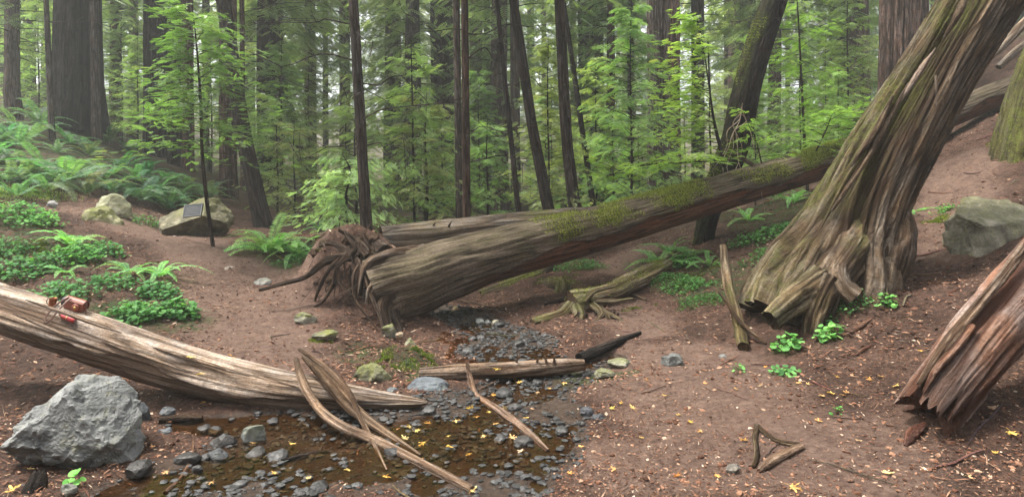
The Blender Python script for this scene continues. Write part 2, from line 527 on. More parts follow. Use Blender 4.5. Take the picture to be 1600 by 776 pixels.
m_bark('weathered_wood', (.085, .056, .038), (.36, .275, .205), (.60, .50, .40), zs=.05, fs=24, mossc=(.10, .11, .02), mott=.55, iso=.6)
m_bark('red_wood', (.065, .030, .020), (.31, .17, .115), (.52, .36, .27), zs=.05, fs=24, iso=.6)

def m_leaf(name, stops, trans=.45, rough=.5, spec=.35, tcol=1.5):
    t = NT(name)
    c = t.ramp(t.attr('va'), stops)
    c = t.mix(t.math('MULTIPLY', t.rnd(), .45), c, t.mix(1.0, c, (.78, .92, 1.05), 'MULTIPLY'))
    c = t.mix(1.0, c, t.tint(), 'MULTIPLY')
    b = t.bsdf(c, rough, None, spec, link=False)
    tr = t.n('ShaderNodeBsdfTranslucent')
    t.put(tr.inputs['Color'], t.mix(1.0, c, (tcol, tcol * 1.05, tcol * .6), 'MULTIPLY'))
    mx = t.n('ShaderNodeMixShader'); mx.inputs[0].default_value = trans
    t.t.links.new(b, mx.inputs[1]); t.t.links.new(tr.outputs[0], mx.inputs[2])
    t.t.links.new(mx.outputs[0], t.out.inputs['Surface'])
G_FOL = [(0, (.105, .15, .065)), (.45, (.195, .265, .105)), (.8, (.275, .355, .14)), (1, (.34, .39, .17))]
m_leaf('needles', G_FOL, .5, .45)
m_leaf('bright_needles', [(0, (.13, .21, .045)), (.5, (.22, .33, .07)), (.9, (.30, .41, .10)), (1, (.36, .36, .11))], .55, .4)
m_leaf('fern_leaf', [(0, (.07, .15, .06)), (.5, (.13, .24, .09)), (1, (.21, .35, .14))], .4, .55, .2)
m_leaf('dead_frond', [(0, (.12, .06, .03)), (1, (.26, .16, .08))], .3, .8, .1)
m_leaf('cover_leaf', [(0, (.05, .12, .045)), (.5, (.10, .22, .07)), (1, (.17, .30, .11))], .4, .6, .15)
m_leaf('yellow_leaf', [(0, (.50, .31, .07)), (.6, (.62, .44, .11)), (1, (.70, .55, .22))], .25, .6, .25, 1.1)
m_leaf('brown_leaf', [(0, (.26, .10, .04)), (1, (.42, .22, .10))], .2, .8, .1, 1.1)
m_leaf('moss', [(0, (.10, .125, .02)), (.5, (.24, .27, .05)), (1, (.40, .40, .10))], .3, .9, .1, 1.2)

t = NT('duff_litter')
t.bsdf(t.ramp(t.attr('va'), [(0, (.040, .020, .013)), (.45, (.125, .058, .035)), (.8, (.22, .12, .075)), (.95, (.30, .20, .135)), (1, (.42, .34, .26))]), .95, None, .1)

t = NT('ground')
p = t.pos()
n1 = t.noise(p, 3.0, 6, .65); n2 = t.noise(p, 22, 8, .82); n3 = t.noise(p, 110, 3, .7); n4 = t.noise(p, 7, 5, .7)
duff = t.ramp(n2, [(.30, (.026, .014, .010)), (.47, (.088, .047, .031)), (.66, (.20, .115, .077))])
duff = t.mix(t.ramp(n1, [(.40, 0.0), (.60, 1.0)]), duff, t.mix(1.0, duff, (.50, .46, .43), 'MULTIPLY'))
duff = t.mix(t.ramp(n3, [(.62, 0.0), (.72, .7)]), duff, (.30, .20, .14))
path = t.ramp(n2, [(.3, (.10, .060, .043)), (.5, (.195, .122, .090)), (.7, (.30, .205, .155))])  # pale dirt of the trail, also the colour of the painted light patch
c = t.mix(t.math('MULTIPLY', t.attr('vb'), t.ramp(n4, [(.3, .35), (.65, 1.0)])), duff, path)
mud = t.ramp(n2, [(.3, (.030, .021, .016)), (.5, (.085, .058, .042)), (.75, (.15, .108, .08))])
ck = t.attr('va')
ckm = t.ramp(t.math('ADD', ck, t.math('MULTIPLY', t.math('SUBTRACT', n4, .5), .8)), [(.25, 0.0), (.55, 1.0)])
c = t.mix(ckm, c, mud)
green = t.ramp(n2, [(.3, (.020, .030, .010)), (.6, (.055, .075, .02)), (.8, (.10, .09, .035))])
gm = t.n('ShaderNodeSeparateXYZ'); t.put(gm.inputs[0], t.attr('bc', 'Vector'))
c = t.mix(t.math('MULTIPLY', gm.outputs[0], t.ramp(n4, [(.42, 0.0), (.56, 1.0)])), c, green)
rg = t.mix(ckm, (.95, .95, .95), t.ramp(n4, [(.35, .22), (.7, .75)]))
h = t.math('ADD', t.math('MULTIPLY', n2, 1.0), t.math('MULTIPLY', n3, .45))
t.bsdf(c, rg, t.bump(h, 1.0, .06), .25)

t = NT('water')
p = t.pos()
gl = t.n('ShaderNodeBsdfPrincipled')
t.put(gl.inputs['Base Color'], (.42, .27, .14)); t.put(gl.inputs['Roughness'], .04)
t.put(gl.inputs['IOR'], 1.33); t.put(gl.inputs['Transmission Weight'], 1.0)
t.put(gl.inputs['Normal'], t.bump(t.noise(p, 9, 3, .5), .12, .02))
tp = t.n('ShaderNodeBsdfTransparent'); t.put(tp.inputs[0], (.80, .64, .45))
gs = t.n('ShaderNodeBsdfGlossy'); t.put(gs.inputs['Roughness'], .05); t.put(gs.inputs['Normal'], t.bump(t.noise(p, 9, 3, .5), .18, .02))
fr = t.n('ShaderNodeFresnel'); fr.inputs[0].default_value = 1.4
mx = t.n('ShaderNodeMixShader')
t.t.links.new(fr.outputs[0], mx.inputs[0]); t.t.links.new(tp.outputs[0], mx.inputs[1]); t.t.links.new(gs.outputs[0], mx.inputs[2])
t.t.links.new(mx.outputs[0], t.out.inputs['Surface'])
t.t.nodes.remove(gl)

def m_rock(name, dark, mid, light, rough=.85, lichen=0.0, spec=.3):
    t = NT(name)
    b = t.attr('bc', 'Vector')
    n1 = t.noise(b, 7, 6, .65); n2 = t.noise(b, 40, 5, .7); n3 = t.noise(b, 3, 3, .5)
    c = t.ramp(n1, [(.3, dark), (.52, mid), (.75, light)])
    c = t.mix(t.ramp(n2, [(.3, 0.0), (.75, .6)]), c, t.mix(1.0, c, (1.5, 1.5, 1.5), 'MULTIPLY'))
    vr = t.ramp(t.attr('va'), [(0, .7), (1, 1.25)])
    c = t.mix(1.0, c, vr, 'MULTIPLY')
    if lichen:
        c = t.mix(t.math('MULTIPLY', t.ramp(t.noise(b, 11, 5, .7), [(.55, 0.0), (.68, 1.0)]), lichen), c, (.20, .19, .09))
    c = t.mix(1.0, c, t.tint(), 'MULTIPLY')
    mk = t.math('MULTIPLY', t.attr('vb'), t.ramp(t.noise(b, 16, 5, .7), [(.3, 0.0), (.55, 1.0)]))
    c = t.mix(mk, c, t.ramp(t.noise(b, 55, 3, .7), [(.3, (.04, .055, .012)), (.7, (.17, .17, .035))]))
    hh = t.math('ADD', t.math('MULTIPLY', n1, 1.2), t.math('MULTIPLY', n2, .4))
    t.bsdf(c, rough, t.bump(hh, .7, .03), spec)
m_rock('grey_rock', (.06, .06, .06), (.17, .168, .16), (.30, .295, .28), .7, .35)
m_rock('mossy_rock', (.055, .052, .04), (.15, .145, .11), (.30, .28, .23), .9, .5)
m_rock('wet_pebble', (.010, .010, .010), (.028, .027, .026), (.070, .068, .064), .45, 0, .3)
m_rock('dry_stone', (.07, .068, .06), (.17, .165, .15), (.32, .31, .28), .8, .2)

def m_plain(name, col, rough=.5, metal=0.0, var=.25, scale=30, spec=.4, bump=.2):
    t = NT(name)
    b = t.n('ShaderNodeTexCoord').outputs['Object']
    n1 = t.noise(b, scale, 4, .6)
    c = t.mix(n1, tuple(x * (1 - var) for x in col), tuple(min(1, x * (1 + var)) for x in col))
    t.bsdf(c, rough, t.bump(n1, bump, .003), spec, Metallic=metal)
m_plain('leather', (.17, .045, .022), .45, 0, .35, 60)
m_plain('leather_strap', (.10, .045, .028), .5)
m_plain('brass', (.45, .30, .12), .35, 1.0)
m_plain('copper_mug', (.22, .075, .03), .38, .6)
m_plain('red_enamel', (.30, .018, .016), .22, 0, .12, 15, .6)
m_plain('black_case', (.015, .015, .017), .5)
m_plain('bronze_plaque', (.060, .062, .065), .45, .5, .2, 40)
m_plain('bronze_edge', (.13, .13, .13), .45, .5, .2, 40)

# ================================================================== GROUND
GREEN = [(gp(*a), gp(*b), r0, r1) for a, b, r0, r1 in [
    ((0,260),(250,270),1.6,1.2),((-100,200),(0,200),3,3),((0,296),(70,305),.35,.2),((20,360),(120,400),.5,.5),((200,480),(270,500),.35,.35),
    ((1030,410),(1110,440),.5,.6),((1180,330),(1320,330),1.2,.8),((420,380),(500,400),.5,.4),((560,545),(640,560),.25,.25),((650,555),(640,590),.2,.15),((980,580),(900,590),.1,.2)]]
ny, nx = 470, 430
yy = np.concatenate([np.linspace(-70, -3, 14), np.linspace(-2.2, 1.6, 12), np.geomspace(1.75, 12, 330), np.geomspace(12.3, 240, ny - 356)])
uu = np.linspace(-1, 1, nx); uu = 1.02 * uu + .75 * uu ** 5
Y, U = np.meshgrid(yy, uu, indexing='ij')
X = U * (np.maximum(Y, 0) * 1.0 + 1.6 + np.maximum(-Y, 0) * 1.2)
Z = height(X, Y)
ck = creek_mask(X, Y)
pa_lit = zone(PATH_AND_LIT, X, Y)
gr = np.maximum(zone(GREEN, X, Y), sstep(14, 22, Y) * .8)
i = np.arange(len(yy) - 1)[:, None] * nx; j = np.arange(nx - 1)[None, :]
q = np.stack([i + j, i + j + 1, i + nx + j + 1, i + nx + j], -1).reshape(-1, 4)
g = Geo()
g.add(np.stack([X, Y, Z], -1).reshape(-1, 3), [q], a=ck.ravel(), b=pa_lit.ravel(), bc=np.stack([gr, gr * 0, gr * 0], -1).reshape(-1, 3))
me = g.mesh('ground', 'ground')
ground = bpy.data.objects.new('ground', me); COL.objects.link(ground)
tag(ground, 'reddish brown forest floor of duff, trail and creek mud', kind='structure')

# water: a level sheet that shows only where the creek bed dips below it
g = Geo()
wx, wy = np.meshgrid(np.linspace(-3.2, 1.4, 60), np.linspace(2.2, 9.4, 80), indexing='ij')
ok = creek_mask(wx, wy) > .02
wz = np.full_like(wx, -.012) + np.clip((wy - 5.5) * .006, 0, .02)
iid = np.arange(wx.size).reshape(wx.shape)
f = np.stack([iid[:-1, :-1], iid[1:, :-1], iid[1:, 1:], iid[:-1, 1:]], -1)
keep = ok[:-1, :-1] | ok[1:, :-1] | ok[1:, 1:] | ok[:-1, 1:]
g.add(np.stack([wx, wy, wz], -1).reshape(-1, 3), [f[keep]])
water = bpy.data.objects.new('water', g.mesh('water', 'water')); COL.objects.link(water)
tag(water, 'shallow brown creek water pooled between mud and gravel', kind='structure')

# litter of dead needles and twigs on the duff
rs = np.random.RandomState(11)
n = 170000
yl = 2.3 + 9.8 * rs.rand(n) ** 1.1
xl = (rs.rand(n) * 2 - 1) * (yl * .9 + .5)
den = v2(xl, yl, 1.3, 3, 31) * .5 + .6 - creek_mask(xl, yl) * .9 - zone(PATH_AND_LIT, xl, yl) * .35
k = rs.rand(n) < den + .12
xl, yl = xl[k], yl[k]; n = len(xl)
zl = height(xl, yl)
an = rs.rand(n) * TAU
ln = .005 + .015 * rs.rand(n) ** 2 + (rs.rand(n) < .02) * rs.rand(n) * .06
wd = .0012 + .0028 * rs.rand(n)
ch = rs.rand(n) < .12
ln = np.where(ch, .006 + .008 * rs.rand(n), ln); wd = np.where(ch, .004 + .006 * rs.rand(n), wd)
d = np.stack([np.cos(an), np.sin(an), rs.randn(n) * .25], 1)
e = np.stack([-np.sin(an), np.cos(an), rs.randn(n) * .4], 1)
c = np.stack([xl, yl, zl + .004 + .008 * rs.rand(n)], 1)
big = (rs.rand(n) < .16) & (yl > 4.6)
ln = np.where(big, .012 + .030 * rs.rand(n), ln); wd = np.where(big, .004 + .008 * rs.rand(n), wd)
v = np.stack([c - d * ln[:, None], c + e * wd[:, None] + np.array([0, 0, .002]), c + d * ln[:, None], c - e * wd[:, None]], 1).reshape(-1, 3)
g = Geo().add(v, [np.arange(n * 4).reshape(-1, 4)], a=np.repeat(rs.rand(n), 4))
o = bpy.data.objects.new('needle_litter', g.mesh('needle_litter', 'duff_litter', False)); COL.objects.link(o)
tag(o, 'reddish litter of dead needles, bark chips and twig bits on the forest floor', 'litter', kind='stuff')

# crumbs of soil, bark and stone over the dirt
g = Geo()
rs = np.random.RandomState(14)
IV, IF = ico(1)
n = 16000
yl = 2.3 + 8.5 * rs.rand(n) ** 1.3; xl = (rs.rand(n) * 2 - 1) * (yl * .9 + .4)
k = (creek_mask(xl, yl) < .3) & (rs.rand(n) < np.clip(.55 + v2(xl, yl, 1.1, 3, 51) * .9, .05, 1))
xl, yl = xl[k], yl[k]; n = len(xl); zl = height(xl, yl)
sz = .004 + .013 * rs.rand(n) ** 4
for kk in range(6):
    mm = np.arange(n) % 6 == kk
    tv = IV * (1 + rs.randn(len(IV), 1) * .25) * np.array([1.3, 1, .7])
    a_ = rs.rand(mm.sum()) * TAU
    M = np.zeros((mm.sum(), 3, 3)); M[:, 0, 0] = np.cos(a_); M[:, 0, 1] = -np.sin(a_); M[:, 1, 0] = np.sin(a_); M[:, 1, 1] = np.cos(a_); M[:, 2, 2] = 1
    stamp(g, tv, IF, M, np.stack([xl[mm], yl[mm], zl[mm] + sz[mm] * .2], 1), sz[mm], rs.rand(mm.sum()) ** 1.3)
o = bpy.data.objects.new('soil_crumbs', g.mesh('soil_crumbs', 'duff_litter', False)); COL.objects.link(o)
tag(o, 'crumbs of dark soil, bark and small stones scattered over the dirt', 'soil crumbs', kind='stuff')

# gravel in the creek bed
g = Geo()
rs = np.random.RandomState(12)
IV, IF = ico(1)
n = 34000
yl = 2.4 + 6.6 * rs.rand(n); xl = -3.0 + 4.4 * rs.rand(n)
cm = creek_mask(xl, yl); gn = v2(xl, yl, 1.4, 3, 41)
k = (cm > .25) & (rs.rand(n) < np.clip(.42 + gn * .8 + sstep(5.0, 6.0, yl) * .6, .06, 1))
xl, yl = xl[k], yl[k]; n = len(xl); zl = height(xl, yl)
sz = .005 + .022 * rs.rand(n) ** 3
for kk in range(10):
    mm = np.arange(n) % 10 == kk
    tv = IV * (1 + rs.randn(len(IV), 1) * .16) * np.array([1.25, 1, .62])
    a_ = rs.rand(mm.sum()) * TAU
    M = np.zeros((mm.sum(), 3, 3)); M[:, 0, 0] = np.cos(a_); M[:, 0, 1] = -np.sin(a_); M[:, 1, 0] = np.sin(a_); M[:, 1, 1] = np.cos(a_); M[:, 2, 2] = rs.uniform(.6, 1.3, mm.sum())
    stamp(g, tv, IF, M, np.stack([xl[mm], yl[mm], zl[mm] + sz[mm] * .25], 1), sz[mm], rs.rand(mm.sum()))
o = bpy.data.objects.new('creek_gravel', g.mesh('creek_gravel', 'wet_pebble', False)); COL.objects.link(o)
tag(o, 'dark wet gravel strewn over the creek bed', 'gravel', kind='stuff')

# ================================================================== FOLIAGE
def spray(npair=9, leaf=.26, wid=.05, taper=True, ang=58, droop=.12, rach=.008):
    """a flat redwood spray along +x, one long: two rows of narrow leaves on a twig"""
    V, Fq = [], []
    for k in range(npair):
        t_ = .06 + .94 * k / (npair - 1)
        z0 = -droop * t_ * t_
        l = leaf * (math.sin(math.pi * min(1, .16 + t_ * .80)) if taper else 1)
        for sd in (-1, 1):
            aa = R(ang - 22 * t_)
            dx, dy = math.cos(aa) * l, math.sin(aa) * l * sd
            nx_, ny_ = -dy / l * wid, dx / l * wid
            b = len(V)
            V += [(t_, 0, z0), (t_ + dx * .5 + nx_, dy * .5 + ny_, z0 + .012), (t_ + dx, dy, z0 - .03), (t_ + dx * .5 - nx_, dy * .5 - ny_, z0 - .004)]
            Fq.append((b, b + 1, b + 2, b + 3))
    b = len(V)
    V += [(0, -rach, 0), (0, rach, 0), (1, rach * .3, -droop), (1, -rach * .3, -droop)]
    Fq.append((b, b + 1, b + 2, b + 3))
    return np.array(V), np.array(Fq)
SPR = [spray(9, .30, .040), spray(8, .36, .048, ang=66, droop=.22), spray(10, .26, .036, ang=52, droop=.05)]
SPR_FINE = [spray(11, .30, .034), spray(10, .34, .036, ang=64, droop=.25), spray(12, .26, .03, ang=50, droop=-.05)]

def leafy(geo, wood, base, dirn, ln, rs, nsp, size, droop, tmpl=SPR, hang=.35, up=.1, shade=0.0, r0=.012, t0=.18, arot=52, scat=.05):
    """a branch with sprays set alternately along it"""
    dirn = np.asarray(dirn, float); dirn = dirn / np.linalg.norm(dirn)
    base = np.asarray(base, float)
    tt = np.linspace(0, 1, 6)
    sidev = np.cross(dirn, (0, 0, 1)); sidev /= max(np.linalg.norm(sidev), 1e-6)
    bend = rs.randn() * .12
    pt = lambda t: base + dirn * ln * t + np.array([0, 0, 1.0]) * ln * (up * t - droop * t * t) + sidev * ln * bend * t * t
    if wood is not None:
        tube(wood, [pt(t) for t in tt], r0 * (1.05 - tt), 4, 7, cap=False)
    M, Pp, S = [], [], []
    for k in range(nsp):
        t_ = t0 + (1 - t0) * (k + rs.rand() * .6) / nsp
        sd = -1 if k % 2 else 1
        an_ = R(arot + rs.randn() * 14) * sd * (1 - .75 * max(0, t_ - .55) / .45)
        ca, sa = math.cos(an_), math.sin(an_)
        h_ = np.array([dirn[0] * ca - dirn[1] * sa, dirn[0] * sa + dirn[1] * ca, dirn[2] - hang * (.6 + .8 * rs.rand())])
        upv = np.array([rs.randn() * .45, rs.randn() * .45, 1.0])
        off = (rs.randn(3) * np.array([1, 1, .8])) * ln * scat
        M.append(rot_to(h_, upv)); Pp.append(pt(min(t_, 1)) + off)
        S.append(size * (.65 + .6 * rs.rand()) * (1.1 - .35 * t_))
    a_ = np.clip(rs.rand(nsp) * .55 + rs.rand() * .5 - shade, 0, 1)
    M, Pp, S = np.array(M), np.array(Pp), np.array(S)
    w_ = rs.randint(len(tmpl), size=nsp)
    for q_ in range(len(tmpl)):
        k_ = w_ == q_
        if k_.any(): stamp(geo, tmpl[q_][0], tmpl[q_][1], M[k_], Pp[k_], S[k_], a_[k_])

def crown_mesh(name, seed, h0, h1, nbr, Lb, Lt, nsp, size, droop=.25, hang=.4, up=.12, mat='needles', tmpl=SPR, clump=.5, r0=.02):
    """branches round a vertical stem from h0 to h1; returns (leaf mesh, limb mesh)"""
    rs = np.random.RandomState(seed)
    g, wd_ = Geo(), Geo()
    for k in range(nbr):
        f_ = (k + rs.rand()) / nbr
        h = h0 + (h1 - h0) * f_
        a_ = k * 2.399 + rs.randn() * .5
        l = (Lb + (Lt - Lb) * f_) * (.55 + .75 * rs.rand())
        if rs.rand() < clump * .3: continue
        leafy(g, wd_, (0, 0, h), (math.cos(a_), math.sin(a_), 0), l, rs, nsp, size, droop * (.5 + rs.rand()), tmpl, hang, up * (.3 + 1.4 * rs.rand()), r0=r0)
    return g.mesh(name, mat, False), wd_.mesh('limb', 'bark')

CR_BIG = [crown_mesh('crown', 100 + k, 1.5 + .8 * k, 15, 120, 2.9, 1.6, 24, .46, .22 + .04 * k, .35 + .08 * k) for k in range(3)]
CR_TALL = [crown_mesh('crown', 120 + k, 4.5, 19, 110, 3.2, 1.8, 24, .52, .3, .5) for k in range(2)]
CR_SHRUB = [crown_mesh('foliage', 140 + k, .15, 2.6 + .4 * k, 44, 1.35, .45, 22, .20, .22, .3, .3, tmpl=SPR, r0=.008) for k in range(3)]
CR_YOUNG = [crown_mesh('foliage', 150 + k, .5, 5.0, 76, 1.6, .35, 24, .23, .24, .3, .3, r0=.010) for k in range(2)]

def trunk_geo(pts, rad, seed, nseg=40, nring=60, amp=.06, kang=5, klen=.7, lump=.05, moss=None):
    g = Geo()
    tube(g, pts, rad, nseg, nring, furrow(amp, kang, klen, seed, lump), True, moss=moss)
    return g

def dead_branches(parent, axis, zr, n, ln, rs, r0=.015):
    """thin bare branches leaving a stem"""
    for k in range(n):
        z_ = zr[0] + (zr[1] - zr[0]) * (k + rs.rand()) / n
        p = axis(z_)
        a_ = rs.rand() * TAU
        l = ln * (.4 + .8 * rs.rand())
        d_ = np.array([math.cos(a_), math.sin(a_) * .6, 0])
        pts = [p]
        for q_ in range(1, 6):
            t_ = q_ / 5
            pts.append(p + d_ * l * t_ + np.array([0, 0, l * (.28 * t_ - .42 * t_ * t_)]) + rs.randn(3) * .05 * l)
        g = Geo()
        tube(g, pts, np.array([1, .75, .55, .4, .25, .1]) * r0, 5, 14)
        for m_ in range(3):
            b_ = pts[2 + m_ % 3]
            e_ = b_ + (d_ + rs.randn(3) * .6) * l * .25
            tube(g, [b_, (b_ + e_) / 2 + rs.randn(3) * .02, e_], np.array([.4, .28, .1]) * r0, 4, 6)
        part('dead_branch', g, 'bark', parent)

TINT_GREY = (1.35, 1.4, 1.45); TINT_RED = (1.45, 1.12, 1.0); TINT_DARK = (.55, .55, .56); TINT_PALE = (2.0, 1.9, 1.85); TINT_BROWN = (1.05, .98, .92)

def tree(label, base_px, Y, top_px, wpx, tint, wtop=.78, hgt=None, crown=None, cs=1.0, cz=0.0, crot=0.0, flare=1.25, mid=None, amp=.07, kang=5.0, klen=.6, name='redwood_tree', group=None, dead=0, deadz=(1, 6), deadl=1.6, seed=0, moss=None, ctint=(1, 1, 1), lump=.05, nseg=40, cat='tree', fl_h=.35):
    """a tree through pixel columns base_px=(column,row) and top_px (its column where it leaves the picture at row 0)"""
    x, z = P(base_px[0], base_px[1], Y)[[0, 2]]
    zg = hz(x, Y)
    z = min(z, zg) if abs(z - zg) < .8 else zg
    z -= .12
    xt = (top_px - 800) / F * Y
    zt = CZ + HZ / F * Y
    H = hgt or max((zt - z) * 1.5, 12)
    r = wpx * Y / F / 2
    k = (xt - x) / (zt - z)
    pts, rd = [], []
    for f_ in (0, .02, .05, .1, .2, .35, .5, .7, 1):
        zz = f_ * H
        b_ = 0
        if mid is not None: b_ = mid * r * 2 * math.sin(math.pi * min(1, zz / (zt - z)))
        pts.append((x + k * zz + b_, Y, z + zz))
        rd.append(r * (wtop ** (zz / (zt - z)) + (flare - 1) * math.exp(-zz / (fl_h + r))))
    T = thing(name, label, cat, (x, Y, z), group)
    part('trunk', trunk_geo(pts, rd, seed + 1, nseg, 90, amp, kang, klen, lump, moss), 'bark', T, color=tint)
    if crown is not None:
        for me_, nm in ((crown[0], 'crown'), (crown[1], 'limbs')):
            o = bpy.data.objects.new(nm, me_); COL.objects.link(o); o.parent = T
            o.location = (k * cz * 1.0, 0, cz); o.scale = (cs, cs, cs); o.rotation_euler = (0, math.atan(k), crot)
            o.color = (*ctint, 1)
    if dead:
        rs_ = np.random.RandomState(900 + seed)
        dead_branches(T, lambda zz: np.array([x + k * zz, Y, z + zz]), deadz, dead, deadl, rs_)
    return T

B, TL = CR_BIG, CR_TALL
tree('huge fire-blackened redwood standing on the fern slope', (122, 200), 17, 122, 62, (.42, .42, .45), .92, crown=TL[0], cs=1.3, cz=5, flare=1.35, amp=.13, kang=8, klen=.22, seed=1, nseg=120)
tree('grey-brown trunk touching the right side of the blackened redwood', (151, 200), 16.6, 147, 13, (1.15, 1.1, 1.1), .95, seed=2)
tree('thin pale grey trunk left of the blackened redwood', (82, 190), 15, 72, 9, TINT_GREY, .8, seed=3, dead=5, deadz=(2, 6), deadl=1.6, crown=TL[1], cs=.8, cz=1.5)
tree('broad hazy trunk at the far left edge', (14, 150), 32, 12, 34, TINT_BROWN, .95, crown=B[0], cs=1.3, cz=3, seed=4)
tree('slim hazy trunk between left edge and blackened redwood', (45, 150), 30, 47, 17, TINT_BROWN, .95, crown=B[1], cs=1.3, cz=2, seed=5)
tree('dark broad redwood left of the leafy sapling', (246, 262), 20, 245, 37, TINT_DARK, .95, crown=TL[1], cs=1.1, cz=4.5, flare=1.2, amp=.12, kang=8, klen=.25, nseg=100, seed=6)
tree('narrow burnt trunk wedged between dark redwood and its reddish neighbour', (273, 285), 19, 273, 20, (.48, .46, .46), .9, seed=7)
tree('reddish trunk right of the burnt pair behind the fern slope', (294, 290), 19, 292, 18, TINT_RED, .95, seed=8, crown=TL[0], cs=1.0, cz=6)
tree('straight reddish trunk behind the plaque boulder', (357, 322), 17, 356, 26, (1.2, .95, .85), .95, seed=9, crown=TL[1], cs=.9, cz=5.5, crot=1)
tree('thin reddish trunk between plaque boulder and the leaning dark trunk', (380, 318), 19, 378, 8, TINT_RED, .9, seed=10)
tree('dark trunk leaning left behind the sword fern', (414, 332), 13, 350, 25, (.66, .63, .62), .82, seed=11, mid=-.25, amp=.06, crown=B[2], cs=.75, cz=5.0, dead=4, deadz=(3, 6), deadl=2)
tree('distant dark trunk leaning left above the green shrubs', (487, 318), 23, 415, 15, (.8, .76, .74), .85, seed=12, crown=B[0], cs=.9, cz=5)
tree('slender brown trunk far behind the leaning trunks', (487, 320), 28, 484, 17, (1.2, 1.1, 1.05), .95, seed=13, crown=B[1], cs=1.1, cz=4)
tree('pale pinkish far trunk left of the mound tree', (540, 322), 36, 538, 17, TINT_PALE, .95, seed=14, crown=B[2], cs=1.3, cz=6)
tree('dark straight tree growing on the root mound with bare branches', (574, 366), 9.2, 552, 18, (.78, .74, .72), .80, seed=15, amp=.05, dead=15, deadz=(1.2, 5.2), deadl=2.4, flare=1.15, kang=7, crown=B[1], cs=.55, cz=4.6)
tree('broad grey redwood in the middle distance left of the twin stems', (692, 335), 27, 690, 36, (1.15, 1.05, 1.05), .96, seed=16, crown=TL[0], cs=1.2, cz=5)
tree('grey stem of the twin stems behind the old log', (719, 350), 12.5, 713, 12, (1.25, 1.22, 1.2), .9, seed=17, amp=.08)
tree('reddish brown stem rising beside the old log', (730, 358), 10.6, 726, 13, (.95, .72, .62), .85, seed=18, amp=.04, dead=9, deadz=(1.6, 5.5), deadl=1.8, crown=B[0], cs=.5, cz=4.8)
tree('pale broad trunk right of the twin stems', (745, 325), 33, 743, 20, TINT_PALE, .96, seed=19, crown=TL[1], cs=1.3, cz=7)
tree('thin dark pole tree leaning left above the fallen trunk', (818, 345), 11, 776, 9, TINT_DARK, .75, seed=20, dead=5, deadz=(2, 5), deadl=1.2)
tree('brown trunk hidden by foliage above the fallen trunk', (806, 322), 22, 804, 15, TINT_BROWN, .95, seed=21, crown=B[2], cs=1.1, cz=4)
tree('dark curved trunk leaning left above the middle of the fallen trunk', (872, 335), 11.5, 803, 19, (.56, .54, .52), .72, seed=22, mid=-.3, amp=.05, crown=B[1], cs=.6, cz=5.5)
tree('dark rough trunk right of the curved leaning trunk', (906, 330), 12.5, 876, 19, (.82, .78, .76), .85, seed=23, amp=.08, mid=-.4, crown=B[0], cs=.65, cz=4.5)
tree('thin stem slanting behind the two dark leaning trunks', (932, 320), 15, 880, 9, TINT_DARK, .8, seed=24)
tree('broad shadowed redwood behind the dark leaning trunks', (926, 322), 27, 922, 40, (.95, .85, .8), .96, seed=25, crown=TL[0], cs=1.1, cz=4)
tree('thin dark trunk left of the furrowed grey redwood', (986, 310), 24, 985, 10, (.8, .8, .8), .95, seed=26, crown=B[1], cs=.9, cz=5)
tree('furrowed silver grey redwood left of the mossy leaning tree', (1030, 292), 18, 1028, 33, (1.55, 1.55, 1.6), .95, seed=27, amp=.15, kang=8, klen=.2, nseg=110, crown=TL[1], cs=1.0, cz=6)
tree('reddish redwood just behind the furrowed grey one', (1052, 292), 19.5, 1050, 24, TINT_RED, .95, seed=28, amp=.1)
tree('short brown trunk seen under the bright green sprays', (1091, 288), 26, 1090, 20, TINT_BROWN, .95, seed=29, crown=B[0], cs=1.2, cz=4)
tree('hazy broad trunk behind the mossy leaning tree', (1152, 280), 34, 1152, 28, (1.5, 1.3, 1.25), .96, seed=30, crown=TL[0], cs=1.3, cz=6)
tree('slim dark trunk in the gap left of the big reddish redwood', (1318, 255), 25, 1318, 8, TINT_DARK, .95, seed=31, crown=B[2], cs=.9, cz=3.5)
tree('straight brown trunk in the gap left of the big reddish redwood', (1339, 255), 22, 1339, 14, (1.0, .8, .72), .95, seed=32, crown=B[1], cs=.8, cz=5)
tree('thin hazy trunk in the clearing right of the mossy leaning tree', (1256, 265), 30, 1254, 11, (1.1, 1.0, .95), .95, seed=33, crown=B[0], cs=1.2, cz=2.5)
tree('massive reddish grey redwood behind the great leaning trunk', (1408, 200), 14.5, 1412, 62, (1.55, 1.3, 1.22), .97, seed=34, amp=.15, kang=9, klen=.22, flare=1.3, nseg=140)

# trees further back that fill the wood
MARKS = [(95, 'left of the blackened redwood'), (225, 'between the blackened and the dark broad redwood'), (345, 'behind the slim sapling'), (430, 'behind the dark left-leaning trunk'), (540, 'above the large sword fern'),
         (640, 'just right of the mound tree'), (740, 'around the twin stems'), (860, 'left of the curved leaning trunk'), (960, 'behind the dark rough trunk'), (1090, 'around the furrowed grey redwood'),
         (1200, 'behind the mossy curving tree'), (1360, 'in the gap left of the massive reddish redwood'), (9999, 'behind the great leaning trunk')]
def where(px): return next(n_ for x_, n_ in MARKS if px < x_)
LAYER = {24: 'slender middle-distance tree', 30: 'taller tree further back', 37: 'hazy background tree', 46: 'fainter tree deep in the wood', 58: 'very faint far tree', 74: 'farthest palest tree'}
rs = np.random.RandomState(77)
proto_trunks = []
for k in range(4):
    g = Geo()
    zz = np.array([0, .4, 1, 2, 5, 10, 16, 22.0])
    tube(g, np.stack([zz * 0 + rs.randn(8) * .04, rs.randn(8) * .04, zz], 1), np.array([1.4, 1.2, 1.08, 1, .9, .75, .5, .2]) * .30, 20, 40, furrow(.07, 5, .5, 60 + k))
    proto_trunks.append(g.mesh('trunk', 'bark'))
